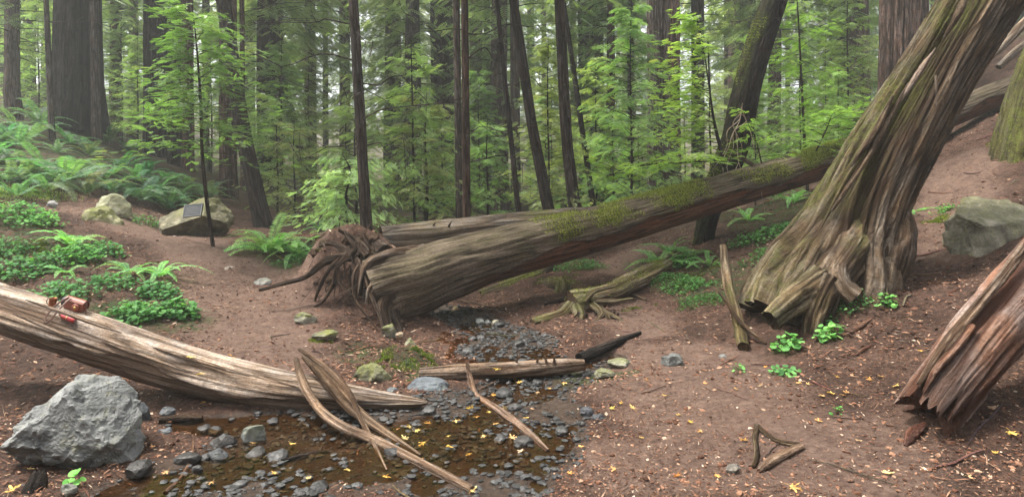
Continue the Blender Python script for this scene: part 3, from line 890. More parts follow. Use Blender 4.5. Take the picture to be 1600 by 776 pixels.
def far_tree(x, y, s, rad, crown, cs, tint, ct, label, group, cz=0, name='forest_tree'):
    z = hz(x, y) - .15
    T = thing(name, label, 'tree', (x, y, z), group)
    for nm, me_, sc_, col, dz in (('trunk', rs.choice(proto_trunks), (rad / .3, rad / .3, s), tint, 0), ('crown', crown[0], (cs, cs, cs), ct, cz), ('limbs', crown[1], (cs, cs, cs), ct, cz)):
        o = bpy.data.objects.new(nm, me_); COL.objects.link(o); o.parent = T
        o.scale = sc_; o.rotation_euler[2] = rs.rand() * 6; o.color = (*col, 1); o.location.z = dz
    return T
for Yr, nn, cs in ((24, 9, 1.0), (30, 11, 1.15), (37, 12, 1.35), (46, 14, 1.6), (58, 10, 1.9), (74, 9, 2.3)):
    for k in range(nn):
        px = -80 + 1760 * (k + .15 + .7 * rs.rand()) / nn
        y = Yr * (1 + .12 * rs.randn())
        x = (px - 800) / F * y
        tn = [TINT_BROWN, TINT_GREY, TINT_RED, TINT_PALE][rs.randint(4)]
        ct = (.9 + .25 * rs.rand(), .95 + .15 * rs.rand(), .8 + .35 * rs.rand())
        lab = LAYER[Yr] + ' ' + where(px)
        far_tree(x, y, cs, .16 + .3 * rs.rand(), (B + TL)[rs.randint(5)], cs, tn, ct, lab, 'middle distance trees' if Yr < 34 else 'far background trees', cz=rs.uniform(-1.5, 1.0))

# understory: shrubs and young trees below the big trunks
def young(px, Y, s, meshes, label, group, ct=(1, 1, 1), name='young_redwood', cat='young tree', stem=True):
    x = (px - 800) / F * Y
    z = hz(x, Y) - .05
    T = thing(name, label, cat, (x, Y, z), group)
    a_ = rs.rand() * 6
    for me_, nm in zip(meshes, ('foliage', 'branches')):
        o = bpy.data.objects.new(nm, me_); COL.objects.link(o); o.parent = T
        o.scale = (s, s, s); o.rotation_euler[2] = a_; o.color = (*ct, 1)
    o = bpy.data.objects.new('stem', STEM); COL.objects.link(o); o.parent = T
    hh = meshes[0]['h'] if 'h' in meshes[0] else 3
    o.scale = (s, s, s * hh / 3); o.color = (.7, .65, .6, 1)
g = Geo()
tube(g, [(0, 0, 0), (.02, .01, 1), (-.02, 0, 2), (.01, 0, 3.05)], [.032, .026, .018, .004], 8, 12)
STEM = g.mesh('stem', 'bark')
for c_ in CR_YOUNG: c_[0]['h'] = 5.1
for k, c_ in enumerate(CR_SHRUB): c_[0]['h'] = 2.7 + .4 * k
for Yr, nn in ((13.5, 9), (17, 10), (21, 12), (27, 13)):
    for k in range(nn):
        px = 380 + 1000 * (k + .1 + .8 * rs.rand()) / nn
        if Yr < 15 and (px < 430 or 560 < px < 600 or px > 1000): continue
        y = Yr * (1 + .07 * rs.randn())
        lab = {13.5: 'nearest understory shrub', 17: 'leafy young redwood', 21: 'hazier young redwood', 27: 'faint far understory tree'}[Yr] + ' ' + where(px)
        young(px, y, rs.uniform(.7, 1.15), (CR_SHRUB + CR_YOUNG)[rs.randint(5)], lab, 'nearer understory' if Yr < 19 else 'farther understory', (.95 + .35 * rs.rand(), 1.0 + .25 * rs.rand(), .85 + .3 * rs.rand()))
for px, y, s in ((20, 24, 1.1), (190, 24, 1.2), (60, 21, .9), (215, 21, .8), (1250, 16, .8), (1310, 13, .5), (1290, 18, .8), (330, 21, 1.0), (440, 19, 1.0), (1180, 13, .55)):
    young(px, y, s, CR_YOUNG[rs.randint(2)], ('taller' if y > 20 else 'lower') + ' bushy young tree ' + where(px), 'bushy young trees', (1.0, 1.1, .9))

# ================================================================== FALLEN TRUNKS
# bark on top, bare red wood where the bark has come off underneath
t = NT('fallen_bark')
bc = t.attr('bc', 'Vector')
g1 = t.vec(bc, (1, 1, .06))
f1 = t.noise(g1, 24, 6, .65); f2 = t.noise(t.vec(bc, (1, 1, .3)), 5, 4, .6); f3 = t.noise(g1, 70, 3, .6)
top = t.ramp(f1, [(.3, (.070, .050, .036)), (.5, (.21, .16, .122)), (.72, (.42, .34, .27))])
top = t.mix(t.ramp(f2, [(.4, 0.0), (.62, .6)]), top, t.ramp(f1, [(.3, (.035, .033, .015)), (.7, (.15, .13, .065))]))
red = t.ramp(f1, [(.28, (.07, .025, .014)), (.5, (.29, .115, .056)), (.75, (.42, .20, .11))])
bare = t.n('ShaderNodeSeparateXYZ'); t.put(bare.inputs[0], t.attr('bare', 'Vector'))
c = t.mix(bare.outputs[0], top, red)
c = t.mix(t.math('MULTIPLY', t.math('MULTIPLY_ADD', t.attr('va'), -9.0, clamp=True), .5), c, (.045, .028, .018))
mk = t.math('MULTIPLY', t.attr('vb'), t.ramp(t.noise(bc, 14, 5, .7), [(.3, 0.0), (.55, 1.0)]))
c = t.mix(mk, c, t.ramp(t.noise(bc, 60, 3, .7), [(.3, (.035, .045, .010)), (.7, (.15, .155, .035))]))
f4 = t.noise(bc, 34, 6, .75)
cr = t.ramp(t.vor(t.vec(bc, (1, 1, .10)), 9, 'DISTANCE_TO_EDGE'), [(.0, 1.0), (.13, 0.0)])
c = t.mix(t.math('MULTIPLY', cr, t.ramp(t.noise(bc, 3, 3, .6), [(.42, 0.0), (.58, .85)])), c, (.025, .017, .012))
c = t.mix(t.math('MULTIPLY', t.ramp(f4, [(.42, 1.0), (.62, 0.0)]), .5), c, t.mix(1.0, c, (.42, .38, .34), 'MULTIPLY'))
t.bsdf(c, .9, t.bump(t.math('ADD', t.math('ADD', f1, t.math('MULTIPLY', f3, .5)), t.math('MULTIPLY', f4, .6)), 1.0, .045), .12)
def set_bare(o, fn):
    """marks where the bark is gone: fn(vertices in world space, normals)"""
    me_ = o.data
    n_ = len(me_.vertices)
    co = np.empty(n_ * 3, np.float32); me_.vertices.foreach_get('co', co)
    no = np.empty(n_ * 3, np.float32); me_.vertices.foreach_get('normal', no)
    val = fn(co.reshape(-1, 3), no.reshape(-1, 3)).astype(np.float32)
    a_ = me_.attributes.new('bare', 'FLOAT_VECTOR', 'POINT')
    a_.data.foreach_set('vector', np.stack([val, val * 0, val * 0], 1).ravel())

def moss_fuzz(parent, v, d, mask, n, ln, wd_, seed, mat='moss', name='moss'):
    rs_ = np.random.RandomState(seed)
    v = v.reshape(-1, 3); d = d.reshape(-1, 3); pr = mask.ravel() ** 1.5
    if pr.sum() <= 0: return
    k = rs_.choice(len(v), n, p=pr / pr.sum())
    # neighbouring vertices are blended so that tufts do not sit on the grid
    k2 = np.clip(k + rs_.choice([-1, 1], n), 0, len(v) - 1)
    f_ = rs_.rand(n, 1) * .5
    p_ = v[k] * (1 - f_) + v[k2] * f_
    far_ = np.linalg.norm(v[k] - v[k2], axis=1) > .2
    p_[far_] = v[k][far_]
    p_ = p_ + rs_.randn(n, 3) * .008
    g_ = Geo(); blades(g_, p_, d[k], ln, wd_, rs_, .7)
    return part(name, g_, mat, parent, False, kind='stuff')

# ---- the great fallen trunk across the creek
main_px = [(588,462,6.95,.44),(612,452,7.0,.41),(650,441,7.1,.385),(700,421,7.35,.365),(800,394,7.8,.35),(900,369,8.2,.335),(1000,341,8.6,.315),(1100,311,9.0,.295),(1200,281,9.4,.28),(1300,250,9.8,.265),(1420,205,10.3,.25),(1560,148,10.9,.235),(1660,105,11.4,.22)]
mp = [P(a, b, c) for a, b, c, r in main_px]; mr = [q[3] for q in main_px]
MT = thing('fallen_tree', 'great fallen trunk spanning the creek with green moss on top', 'fallen tree', P(600, 505, 7))
_fu = furrow(.05, 5, .5, 3, .07, .02)
def main_disp(bc_, th, s, d):
    k = _fu(bc_, th, s, d)
    front = -d[..., 1]
    jag = -.30 + .36 * sstep(1.6, 3.0, s) + vn(np.stack([s * 1.3, s * 0, s * 0 + 3], -1)) * .28 + vn(np.stack([s * 6, s * 0, s * 0 + 8], -1)) * .10
    bare_ = sstep(0, .06, jag - d[..., 2]) * sstep(-.5, -.2, front) * sstep(.9, 1.6, s)
    global _bare_main
    _bare_main = bare_
    k = k * (1 - .45 * bare_) - .14 * bare_
    # a long open split along the top of the butt
    sp = np.exp(-((th - 2.15 + .10 * np.sin(s * 2)) / .10) ** 2) * (1 - sstep(1.2, 2.0, s)) * sstep(-.1, .1, s)
    return k - .22 * sp
def main_moss(v, d):
    px = 800 + v[..., 0] / v[..., 1] * F
    along = np.exp(-((px - 1010) / 95) ** 2) + np.exp(-((px - 1255) / 60) ** 2) + .35 * np.exp(-((px - 870) / 60) ** 2) + .18
    return np.clip(along * sstep(-.05, .55, d[..., 2] + .3 * vn(v * 6)) * (.65 + .8 * vn(v * 3.0 + 2)), 0, 1)
g = Geo()
mv, md = tube(g, mp, mr, 110, 280, main_disp, True, moss=main_moss, capdepth=.9)
o = part('trunk', g, 'fallen_bark', MT)
bm_ = _bare_main.ravel()
set_bare(o, lambda c_, n_: np.concatenate([bm_, np.zeros(len(c_) - len(bm_))]))
moss_fuzz(o, mv, md, main_moss(mv, md) * (main_moss(mv, md) > .3), 22000, .04, .005, 5)
rs = np.random.RandomState(21)
def root(parent, pxs, r0, r1, seed=0, mat='old_wood', name='root', tint=(1, 1, 1), nseg=10, wob=.0, moss=None, world=False, nring=None, hollow=0.0):
    pts = [np.asarray(q) if world else (G(q[0], q[1], r0 * .8) if len(q) == 2 else P(*q)) for q in pxs]
    r_ = np.random.RandomState(seed)
    if wob: pts = [pts[0]] + [q + r_.randn(3) * wob for q in pts[1:-1]] + [pts[-1]]
    n_ = len(pts)
    g_ = Geo()
    v_, d_ = tube(g_, pts, np.linspace(r0, r1, n_) * (1 + r_.randn(n_) * .08), nseg, nring or n_ * 6, furrow(.16, 2.6, 2.4, seed, .30, .07), True, moss=moss, capdepth=hollow, jag=0)
    return part(name, g_, mat, parent, color=tint)
TR = (.62, .56, .52)
root(MT, [(583,402,7.3),(620,402,7.35),(660,396,7.6),(700,383,8.0),(760,367,8.6),(830,352,9.2)], .055, .05, 1, tint=(.8, .74, .68), nring=40)
root(MT, [(575,418,7.0),(600,427,6.95),(640,418,7.05),(700,408,7.5)], .05, .07, 2, tint=(.9, .82, .75), nring=30)
root(MT, [(590,448,6.8),(610,440,6.72),(655,430,6.95),(710,418,7.5)], .05, .06, 23, tint=(.85, .78, .7), nring=30)
root(MT, [(560,402,7.0),(530,402,6.95),(505,410,6.9),(478,432,6.85),(445,442,6.8),(405,453,6.75)], .06, .018, 3, tint=TR, nseg=14)
root(MT, [(590,440,7.0),(552,404,6.95),(556,388,6.9),(545,374,6.95),(538,362,7.0)], .035, .02, 4, tint=TR)
root(MT, [(556,404,6.85),(570,430,6.7),(580,462,6.55),(592,490,6.45),(600,520,6.3)], .026, .012, 5, tint=(.75, .68, .62))
root(MT, [(562,410,6.8),(552,432,6.7),(556,468,6.6),(572,492,6.5),(588,512,6.42)], .020, .008, 6, tint=(.75, .68, .62))
root(MT, [(530,404,6.9),(515,420,6.85),(498,452,6.9),(492,470,6.9)], .03, .012, 7, tint=TR)
root(MT, [(575,400,7.2),(560,380,7.3),(548,368,7.3),(530,358,7.3)], .05, .03, 8, tint=TR)
root(MT, [(600,395,7.3),(570,372,7.6),(540,362,7.9),(505,372,8.0)], .09, .03, 9, tint=TR)
root(MT, [(606,480,6.75),(612,498,6.65),(622,515,6.55),(625,530,6.5)], .10, .05, 10, tint=(.45, .42, .40))
root(MT, [(580,400,7.1),(575,375,7.0),(570,365,6.95),(582,345,6.9)], .012, .004, 14, tint=(1.2, 1.1, 1.0))
root(MT, [(665,398,7.45),(612,400,6.98),(578,412,6.75),(566,432,6.7),(560,462,6.65)], .10, .03, 11, tint=(.75, .68, .62), nseg=20)
root(MT, [(690,432,7.35),(632,448,6.82),(600,475,6.6),(602,500,6.5),(612,525,6.4)], .12, .04, 12, tint=(.6, .55, .5), nseg=20)
root(MT, [(680,418,7.4),(615,428,6.78),(582,448,6.6),(575,475,6.55)], .08, .025, 13, tint=(.8, .74, .66), nseg=18)
root(MT, [(560,400,7.0),(540,390,7.05),(520,380,7.1),(500,384,7.2)], .05, .02, 15, tint=TR, nseg=14)
root(MT, [(545,395,6.95),(525,420,6.85),(520,445,6.8),(505,470,6.8),(490,480,6.8)], .035, .012, 16, tint=TR)
for k in range(60):
    x0, y0 = rs.uniform(495, 592), rs.uniform(375, 450)
    x1, y1 = x0 + rs.randn() * 26, y0 + rs.uniform(15, 70)
    Yr = rs.uniform(6.75, 7.2) + (450 - y0) / 75 * .2
    root(MT, [(x0, y0, Yr), ((x0 + x1) / 2 + rs.randn() * 12, (y0 + y1) / 2, Yr - .06), (x1, y1, Yr - .12)], rs.uniform(.003, .011), .002, 30 + k, tint=(.5 + .6 * rs.rand(),) * 3, nseg=6, name='rootlet')
# earth clod held by the roots
g = Geo()
for k in range(50):
    x_, y_ = rs.uniform(490, 600), rs.uniform(372, 475)
    rock(g, P(x_, y_, 7.42 - (y_ - 372) / 100 * .42), np.array([1, .8, .8]) * rs.uniform(.03, .085), 400 + k, 3, 3, rs.rand() * 6, .10, .6, .4, .8, 1)
MATS['soil'] = None
t = NT('soil')
bb = t.attr('bc', 'Vector')
t_n = t.noise(bb, 18, 6, .75)
t.bsdf(t.mix(t.math('MULTIPLY', t.attr('vb'), t.ramp(t.noise(bb, 9, 4, .7), [(.4, 0.0), (.6, 1.0)])), t.ramp(t_n, [(.3, (.020, .012, .008)), (.5, (.065, .04, .027)), (.75, (.15, .095, .065))]), (.06, .07, .018)), .95, t.bump(t_n, 1.0, .06), .1)
part('root_soil', g, 'soil', MT)

# ---- the grey log behind it
OL = thing('old_log', 'old grey log lying level behind the root end of the fallen trunk', 'log', P(595, 395, 9))
g = Geo()
ol_m = lambda v, d: np.clip(sstep(-.6, .4, d[..., 2]) * (.35 + .9 * vn(v * 2.2)) * .8, 0, 1)
ov, od = tube(g, [P(596, 377, 9.2), P(660, 371, 9.4), P(760, 360, 9.8), P(860, 348, 10.3), P(960, 338, 10.8)], [.235, .24, .235, .22, .2], 60, 90, furrow(.05, 4, .5, 7, .06), True, moss=ol_m, capdepth=.3)
part('trunk', g, 'weathered_wood', OL, color=(.80, .78, .72))
for k, (x_, y_) in enumerate(((675, 353), (700, 352), (640, 360))):
    root(OL, [(x_, y_ + 6, 9.45), (x_ + 3, y_ - 2, 9.3), (x_ + 6, y_ - 6, 9.25)], .02, .006, 90 + k, name='stub')

# ---- the pale log in the left foreground
LL = thing('fallen_log', 'pale weathered log sloping down to the creek in the left foreground', 'log', P(655, 640, 4.35))
ll = [(-170,430,4.9,.175),(-60,463,4.75,.178),(0,483,4.68,.18),(100,517,4.6,.183),(200,551,4.55,.183),(300,581,4.5,.172),(400,605,4.45,.155),(500,619,4.42,.125),(580,627,4.4,.085),(640,629,4.36,.045),(668,629,4.34,.012)]
_fl = furrow(.045, 4.5, .45, 12, .05, .025)
def ll_disp(bc_, th, s, d):
    k = _fl(bc_, th, s, d)
    front = -d[..., 1]
    jag = -.05 + vn(np.stack([s * 1.6, s * 0, s * 0 + 13], -1)) * .32 + vn(np.stack([s * 8, s * 0, s * 0 + 5], -1)) * .12
    cut = sstep(0, .05, jag - d[..., 2]) * sstep(-.3, .1, front)
    # layered ledges where the wood has flaked off
    led = np.floor(vn(np.stack([d[..., 2] * 3.2, s * .8, s * 0 + 1], -1)) * 4) / 4
    return k - .09 * cut + led * .06
ll_m = lambda v, d: np.clip(sstep(-1.2, .2, v[..., 0]) * sstep(.5, -.3, d[..., 2]) * (.6 + .8 * vn(v * 4)), 0, 1) * .9
g = Geo()
lv, ld = tube(g, [P(*q[:3]) for q in ll], [q[3] for q in ll], 110, 260, ll_disp, True, moss=ll_m)
part('trunk', g, 'weathered_wood', LL, color=(1.5, 1.43, 1.36))
for k, (a_, b_) in enumerate((((40, 468), (190, 520)), ((150, 530), (300, 582)), ((230, 540), (390, 588)), ((20, 490), (120, 530)), ((330, 570), (470, 606)))):
    pa_, pb_ = P(*a_, 4.42), P(*b_, 4.30)
    g = Geo()
    tube(g, [pa_, pa_ * .66 + pb_ * .34 + np.array([0, 0, .004]), pa_ * .3 + pb_ * .7, pb_], [.004, .014, .012, .003], 8, 24, furrow(.25, 2, 3, k, .1), True)
    part('splinter', g, 'weathered_wood', LL, color=(1.0, .92, .84))

# ---- the great leaning trunk
LT = thing('leaning_tree', 'massive twisted tree trunk leaning right over the bank', 'tree', P(1300, 440, 6.1))
lt = [(1268,520,6.0,.66),(1285,470,6.08,.64),(1305,415,6.15,.575),(1322,370,6.18,.475),(1355,300,6.2,.405),(1412,200,6.2,.365),(1472,100,6.2,.335),(1535,0,6.2,.34),(1600,-100,6.2,.33),(1720,-300,6.2,.28),(1850,-560,6.2,.2)]
def lt_disp(bc_, th, s, d):
    tw = th + s * .16
    p_ = np.stack([np.cos(tw) * 3.4, np.sin(tw) * 3.4, s * .35 + 2], -1)
    p_ = p_ + (vn(p_ * np.array([.8, .8, 2.2]) + 7) * .35)[..., None] * np.array([1, 1, 0])
    r1 = np.abs(vn(p_)); r2 = np.abs(vn(p_ * np.array([2.1, 2.1, 1.6]) + 5.5)); r3 = np.abs(vn(p_ * np.array([4.5, 4.5, 2.4]) + 1.5))
    r4 = np.abs(vn(p_ * np.array([9, 9, 4.0]) + 2.5)); r5 = vn(p_ * np.array([16, 16, 9.0]))
    k = -np.exp(-(r4 / .25) ** 2) * .022 + r5 * .012 - np.exp(-(r1 / .15) ** 2) * .16 - np.exp(-(r2 / .2) ** 2) * .06 - np.exp(-(r3 / .22) ** 2) * .028 + .07
    big = np.sin(tw * 3 + 1.0) * .05 + np.sin(tw * 5 + 2.0) * .035
    base_ = np.exp(-np.maximum(s - .3, 0) / .5)
    led = np.floor(vn(np.stack([np.cos(tw) * 5, np.sin(tw) * 5, s * .9 + 6], -1)) * 3) / 3 * .035
    return k + big * (1 + 2.0 * base_) + led
def lt_moss(v, d):
    return np.clip(sstep(.15, .8, -d[..., 0] * .8 + d[..., 2] * .35 + .3 * vn(v * 5)) * (.45 + .7 * vn(v * 2.5 + 4)), 0, 1) * .85
g = Geo()
tv_, td_ = tube(g, [P(*q[:3]) for q in lt], [q[3] for q in lt], 320, 460, lt_disp, True, moss=lt_moss)
part('trunk', g, 'old_wood', LT, color=(.82, .76, .66))
TL_ = (.80, .74, .64)
lm = lambda v, d: np.clip(sstep(-.1, .7, d[..., 2]) * (.4 + .8 * vn(v * 5)), 0, 1) * .7
root(LT, [(1345,315,6.2),(1290,370,6.0),(1240,415,5.95),(1205,448,6.0),(1170,470,6.05)], .17, .05, 41, tint=TL_, nseg=40, moss=lm, nring=60)
root(LT, [(1355,335,6.15),(1306,398,5.82),(1265,440,5.7),(1238,475,5.65),(1225,505,5.6)], .19, .10, 42, tint=TL_, nseg=40, moss=lm, nring=60)
root(LT, [(1362,345,6.12),(1330,398,5.72),(1302,440,5.55),(1290,475,5.5),(1282,500,5.5)], .17, .10, 43, tint=(.95, .9, .8), nseg=40, moss=lm, nring=60)
root(LT, [(1388,320,6.15),(1398,370,5.92),(1392,410,5.80),(1385,440,5.8)], .16, .12, 44, tint=(.7, .62, .54), nseg=36, nring=40)
root(LT, [(1285,435,5.6),(1250,462,5.48),(1222,484,5.42),(1203,500,5.38)], .13, .095, 45, tint=(.9, .88, .70), nseg=48, moss=lm, nring=60, hollow=.8)
root(LT, [(1300,440,5.5),(1284,470,5.42),(1274,500,5.38),(1268,530,5.38)], .11, .07, 46, tint=(.85, .82, .7), nseg=40, moss=lm, nring=50)
root(LT, [(1330,372,5.95),(1312,415,5.60),(1312,445,5.46),(1330,465,5.42)], .05, .10, 47, tint=(1.0, .95, .85), nseg=36, nring=46)
g = Geo()
tube(g, [P(1403, 165, 5.85), P(1437, 112, 5.83), P(1462, 75, 5.85)], [.004, .03, .006], 10, 24, furrow(.2, 2, 3, 5, .15))
part('bark_strip', g, 'weathered_wood', LT, color=(1.15, 1.1, 1.08))
g = Geo()
tube(g, [P(1462, 118, 5.8), P(1463, 140, 5.76), P(1463, 168, 5.75)], [.012, .009, .004], 8, 14)
part('splinter', g, 'weathered_wood', LT)
for k, (a_, b_) in enumerate((((1300, 330), (1420, 130)), ((1350, 350), (1440, 190)), ((1330, 260), (1395, 150)), ((1420, 240), (1500, 90)), ((1385, 330), (1450, 200)), ((1475, 60), (1512, -20)))):
    pa_, pb_ = P(*a_, 5.86), P(*b_, 5.86)
    mid_ = (pa_ + pb_) / 2 + np.array([.02, -.02, 0])
    g = Geo(); tube(g, [pa_, mid_, pb_], [.012, .032, .01], 10, 40, furrow(.3, 2, 2.2, 60 + k, .2))
    part('bark_strip', g, 'old_wood', LT, color=(.86, .80, .68))

# ---- dark mossy tree growing up behind the fallen trunk
DT = thing('mossy_tree', 'dark mossy tree curving up from behind the fallen trunk', 'tree', P(1098, 400, 9.7))
g = Geo()
dm = lambda v, d: .8 * np.clip(sstep(.35, .9, -d[..., 0] * .7 - d[..., 1] * .3 + d[..., 2] * .3 + .3 * vn(v * 5)) * (.5 + .7 * vn(v * 3)), 0, 1)
dv, dd = tube(g, [P(*q, 9.7) for q in ((1096,410),(1099,380),(1106,340),(1122,290),(1148,225),(1162,160),(1183,80),(1210,0),(1245,-110),(1290,-260),(1320,-420))],
     [.18, .16, .16, .20, .225, .215, .205, .19, .17, .14, .08], 60, 180, furrow(.06, 4, .9, 51, .09), True, moss=dm)
o = part('trunk', g, 'bark', DT, color=(.30, .28, .26))
moss_fuzz(o, dv, dd, dm(dv, dd) * (dm(dv, dd) > .35), 2500, .03, .004, 6)
rs = np.random.RandomState(61)
for k in range(6):
    p0 = P(1150 + rs.uniform(-8, 14), 150 + rs.uniform(0, 60), 9.4)
    pts = [p0]
    for q_ in range(6):
        pts.append(pts[-1] + np.array([rs.randn() * .10 + (k - 2) * .02, -.04 + rs.randn() * .05, -.15 - .1 * rs.rand()]))
    g = Geo(); tube(g, pts, np.linspace(.007, .003, 7), 5, 28)
    part('hanging_root', g, 'weathered_wood', DT, color=(1.8, 1.75, 1.7))
root(DT, [(1132,258,9.55),(1118,200,9.4),(1110,150,9.35),(1106,60,9.3)], .03, .008, 71, mat='bark', name='stem', tint=(.5, .48, .45))
root(DT, [(1150,240,9.5),(1165,250,9.3),(1178,262,9.2),(1150,275,9.15)], .05, .02, 72, tint=(.6, .55, .5))

# ---- reddish broken log at the right edge
BL = thing('broken_log', 'reddish broken log half buried at the lower right edge', 'log', P(1480, 640, 3.6))
_fb = furrow(.07, 3.5, .8, 71, .10, .03)
def bl_disp(bc_, th, s, d):
    k = _fb(bc_, th, s, d)
    led = np.floor(vn(np.stack([np.cos(th) * 2.6, np.sin(th) * 2.6, s * .9], -1)) * 3) / 3
    return k + led * .14
g = Geo()
tube(g, [P(*q) for q in ((1456,640,3.58),(1474,614,3.60),(1500,580,3.64),(1545,522,3.71),(1600,458,3.78),(1700,340,3.92),(1850,190,4.2))], [.165, .17, .175, .18, .18, .185, .19], 150, 220, bl_disp, True, capdepth=.1, jag=.16)
part('trunk', g, 'red_wood', BL, color=(1.12, 1.05, 1.0))
for k, (a_, b_, r_) in enumerate((((1438, 598, 3.56), (1600, 386, 3.72), .030), ((1445, 610, 3.50), (1520, 508, 3.58), .022), ((1500, 634, 3.50), (1600, 548, 3.60), .016), ((1490, 610, 3.47), (1600, 470, 3.6), .015))):
    pa_, pb_ = P(*a_), P(*b_)
    g = Geo(); tube(g, [pa_, pa_ * .7 + pb_ * .3 + np.array([-.01, 0, .01]), pa_ * .3 + pb_ * .7, pb_], [r_ * .5, r_, r_ * .9, r_ * .8], 20, 90, furrow(.3, 2.5, 3.4, 80 + k, .3, .1), jag=.05)
    part('wood_slab', g, 'red_wood' if k else 'weathered_wood', BL, color=(1.05, .95, .86) if k else (.85, .75, .66))
g = Geo()
tube(g, [G(1415, 697), G(1428, 682, .02), G(1446, 666, .02)], [.01, .035, .012], 12, 20, furrow(.2, 2, 4, 3, .2))
single('wood_chunk', g, 'red_wood', 'small red wood chunk on the soil below the broken log', 'wood chunk', color=(.8, .6, .55))

# ---- mossy root log and other rotting logs under the fallen trunk
RL = thing('mossy_log', 'mossy log with a clawed root end on the far creek bank', 'log', P(930, 515, 7.2))
mm_ = lambda v, d: np.clip(sstep(-.2, .6, d[..., 2] + .3 * vn(v * 5)) * (.6 + .8 * vn(v * 3.5)), 0, 1)
g = Geo()
rv, rd = tube(g, [P(*q) for q in ((893,478,7.3),(930,468,7.45),(975,448,7.8),(1010,430,8.2),(1040,415,8.6))], [.16, .145, .13, .125, .12], 48, 80, furrow(.10, 3, 1, 91, .22), True, moss=mm_)
o = part('trunk', g, 'weathered_wood', RL, color=(.75, .68, .58))
moss_fuzz(o, rv, rd, mm_(rv, rd), 1500, .022, .004, 7)
for k, (q, a_, b_) in enumerate((([(895,478,7.3),(880,495,7.2),(850,503,7.1),(832,505,7.0)], .10, .05), ([(905,480,7.2),(908,500,7.05),(902,520,6.95)], .08, .04), ([(925,475,7.2),(940,490,7.0),(930,505,6.9),(920,525,6.85)], .05, .02),
     ([(930,475,7.2),(950,498,6.95),(948,520,6.85)], .04, .018), ([(925,470,7.2),(960,470,7.1),(990,466,7.0)], .035, .012), ([(935,482,7.1),(970,500,6.9),(985,515,6.85)], .03, .012), ([(915,470,7.2),(930,455,7.2),(960,447,7.3)], .05, .02))):
    root(RL, q, a_, b_, 200 + k, 'weathered_wood', tint=(.62, .60, .45), nseg=16, moss=mm_)
g = Geo()
rock(g, P(915, 500, 7.4), (.36, .22, .20), 88, 4, 5, 0, .08, .5, .35, .8, 1)
rock(g, P(858, 508, 7.3), (.24, .18, .09), 89, 4, 5, 0, .08, .5, .35, .8, 1)
part('root_soil', g, 'soil', RL)
for k in range(16):
    x0 = rs.uniform(890, 970)
    root(RL, [(x0, rs.uniform(485, 495), 7.05), (x0 + rs.randn() * 6, 508, 6.98), (x0 + rs.randn() * 10, 522, 6.9)], .012, .004, 220 + k, tint=(.6, .58, .5), nseg=6, name='rootlet')
def plain_log(label, pxs, rr, mat, tint, seed, name='log', moss=None, cat='log', nseg=36, nring=60, fuzz=0, amp=.08):
    pts = [G(q[0], q[1], r_) if len(q) == 2 else P(*q) for q, r_ in zip(pxs, rr)]
    T = thing(name, label, cat, pts[0])
    g_ = Geo()
    v_, d_ = tube(g_, pts, rr, nseg, nring, furrow(amp, 3.2, .9, seed, .1), True, moss=moss, capdepth=.15)
    o_ = part('trunk', g_, mat, T, color=tint)
    if fuzz: moss_fuzz(o_, v_, d_, moss(v_, d_), fuzz, .02, .004, seed)
    return T
plain_log('rotting mossy log in the shade under the fallen trunk', [(752,462,9.0),(790,450,9.1),(830,436,9.3),(862,420,9.6)], [.08, .11, .12, .11], 'old_wood', (.55, .5, .42), 301, moss=mm_, fuzz=500, name='rotting_log')
plain_log('short mossy root stump between rotting log and clawed mossy log', [(838,448,9.0),(865,444,8.7),(880,452,8.5),(872,470,8.3),(858,482,8.2)], [.06, .11, .12, .09, .05], 'old_wood', (.5, .48, .4), 302, moss=mm_, name='stump', cat='stump', fuzz=300)
T = plain_log('small barkless log with broken stubs lying across the creek', [(655,583,5.0),(720,581,5.02),(800,578,5.05),(870,573,5.1),(912,569,5.15)], [.045, .062, .064, .066, .045], 'weathered_wood', (.85, .74, .64), 303, name='creek_log', nseg=40, nring=90)
for k, (x_, y_) in enumerate(((712, 574), (748, 571), (806, 569), (838, 567), (866, 565), (690, 576), (856, 567))):
    a_ = rs.randn() * 5
    root(T, [(x_, y_ + 5, 5.05), (x_ + a_ * .4, y_ - 3, 5.04), (x_ + a_, y_ - 8 - rs.rand() * 5, 5.03)], .018, .004, 310 + k, 'weathered_wood', 'stub', (1.1, 1.0, .9), 8)
plain_log('charred black branch beside the creek log', [(905,566),(935,553),(970,536),(1000,522)], [.05, .045, .035, .02], 'bark', (.35, .35, .36), 304, name='charred_branch', cat='branch', nseg=16)
plain_log('upright leaning dead branch with peeling bark on the right bank', [(1162,548),(1158,525,5.66),(1150,490,5.9),(1140,455,6.1),(1134,420,6.3),(1130,384,6.45)], [.05, .058, .052, .050, .045, .038], 'old_wood', (.95, .86, .66), 305, name='dead_branch', cat='branch', moss=lm, nseg=20)
plain_log('thin stick propped against the upright dead branch', [(1197,538),(1170,515,5.62),(1148,492,5.75),(1135,470,5.85),(1122,455,5.9)], [.012, .018, .02, .018, .01], 'old_wood', (1.0, .9, .75), 306, name='stick', cat='stick', nseg=10)
plain_log('long curved pale branch lying over the log end and creek', [(463,560,4.36),(469,585,4.28),(480,612,4.18),(502,642,4.05),(535,666,3.90),(585,692),(640,720),(692,746),(738,768)], [.020, .028, .031, .031, .030, .029, .028, .026, .018], 'weathered_wood', (1.25, 1.08, .92), 307, name='driftwood_branch', cat='branch', nseg=20, nring=90, amp=.04)
plain_log('straight bark-stripped branch crossed under the long curved branch', [(474,556,4.46),(514,598,4.34),(553,640,4.16),(605,682),(658,714)], [.018, .038, .040, .027, .012], 'weathered_wood', (.85, .70, .55), 308, name='driftwood_branch', cat='branch', nseg=24, nring=80, amp=.12)
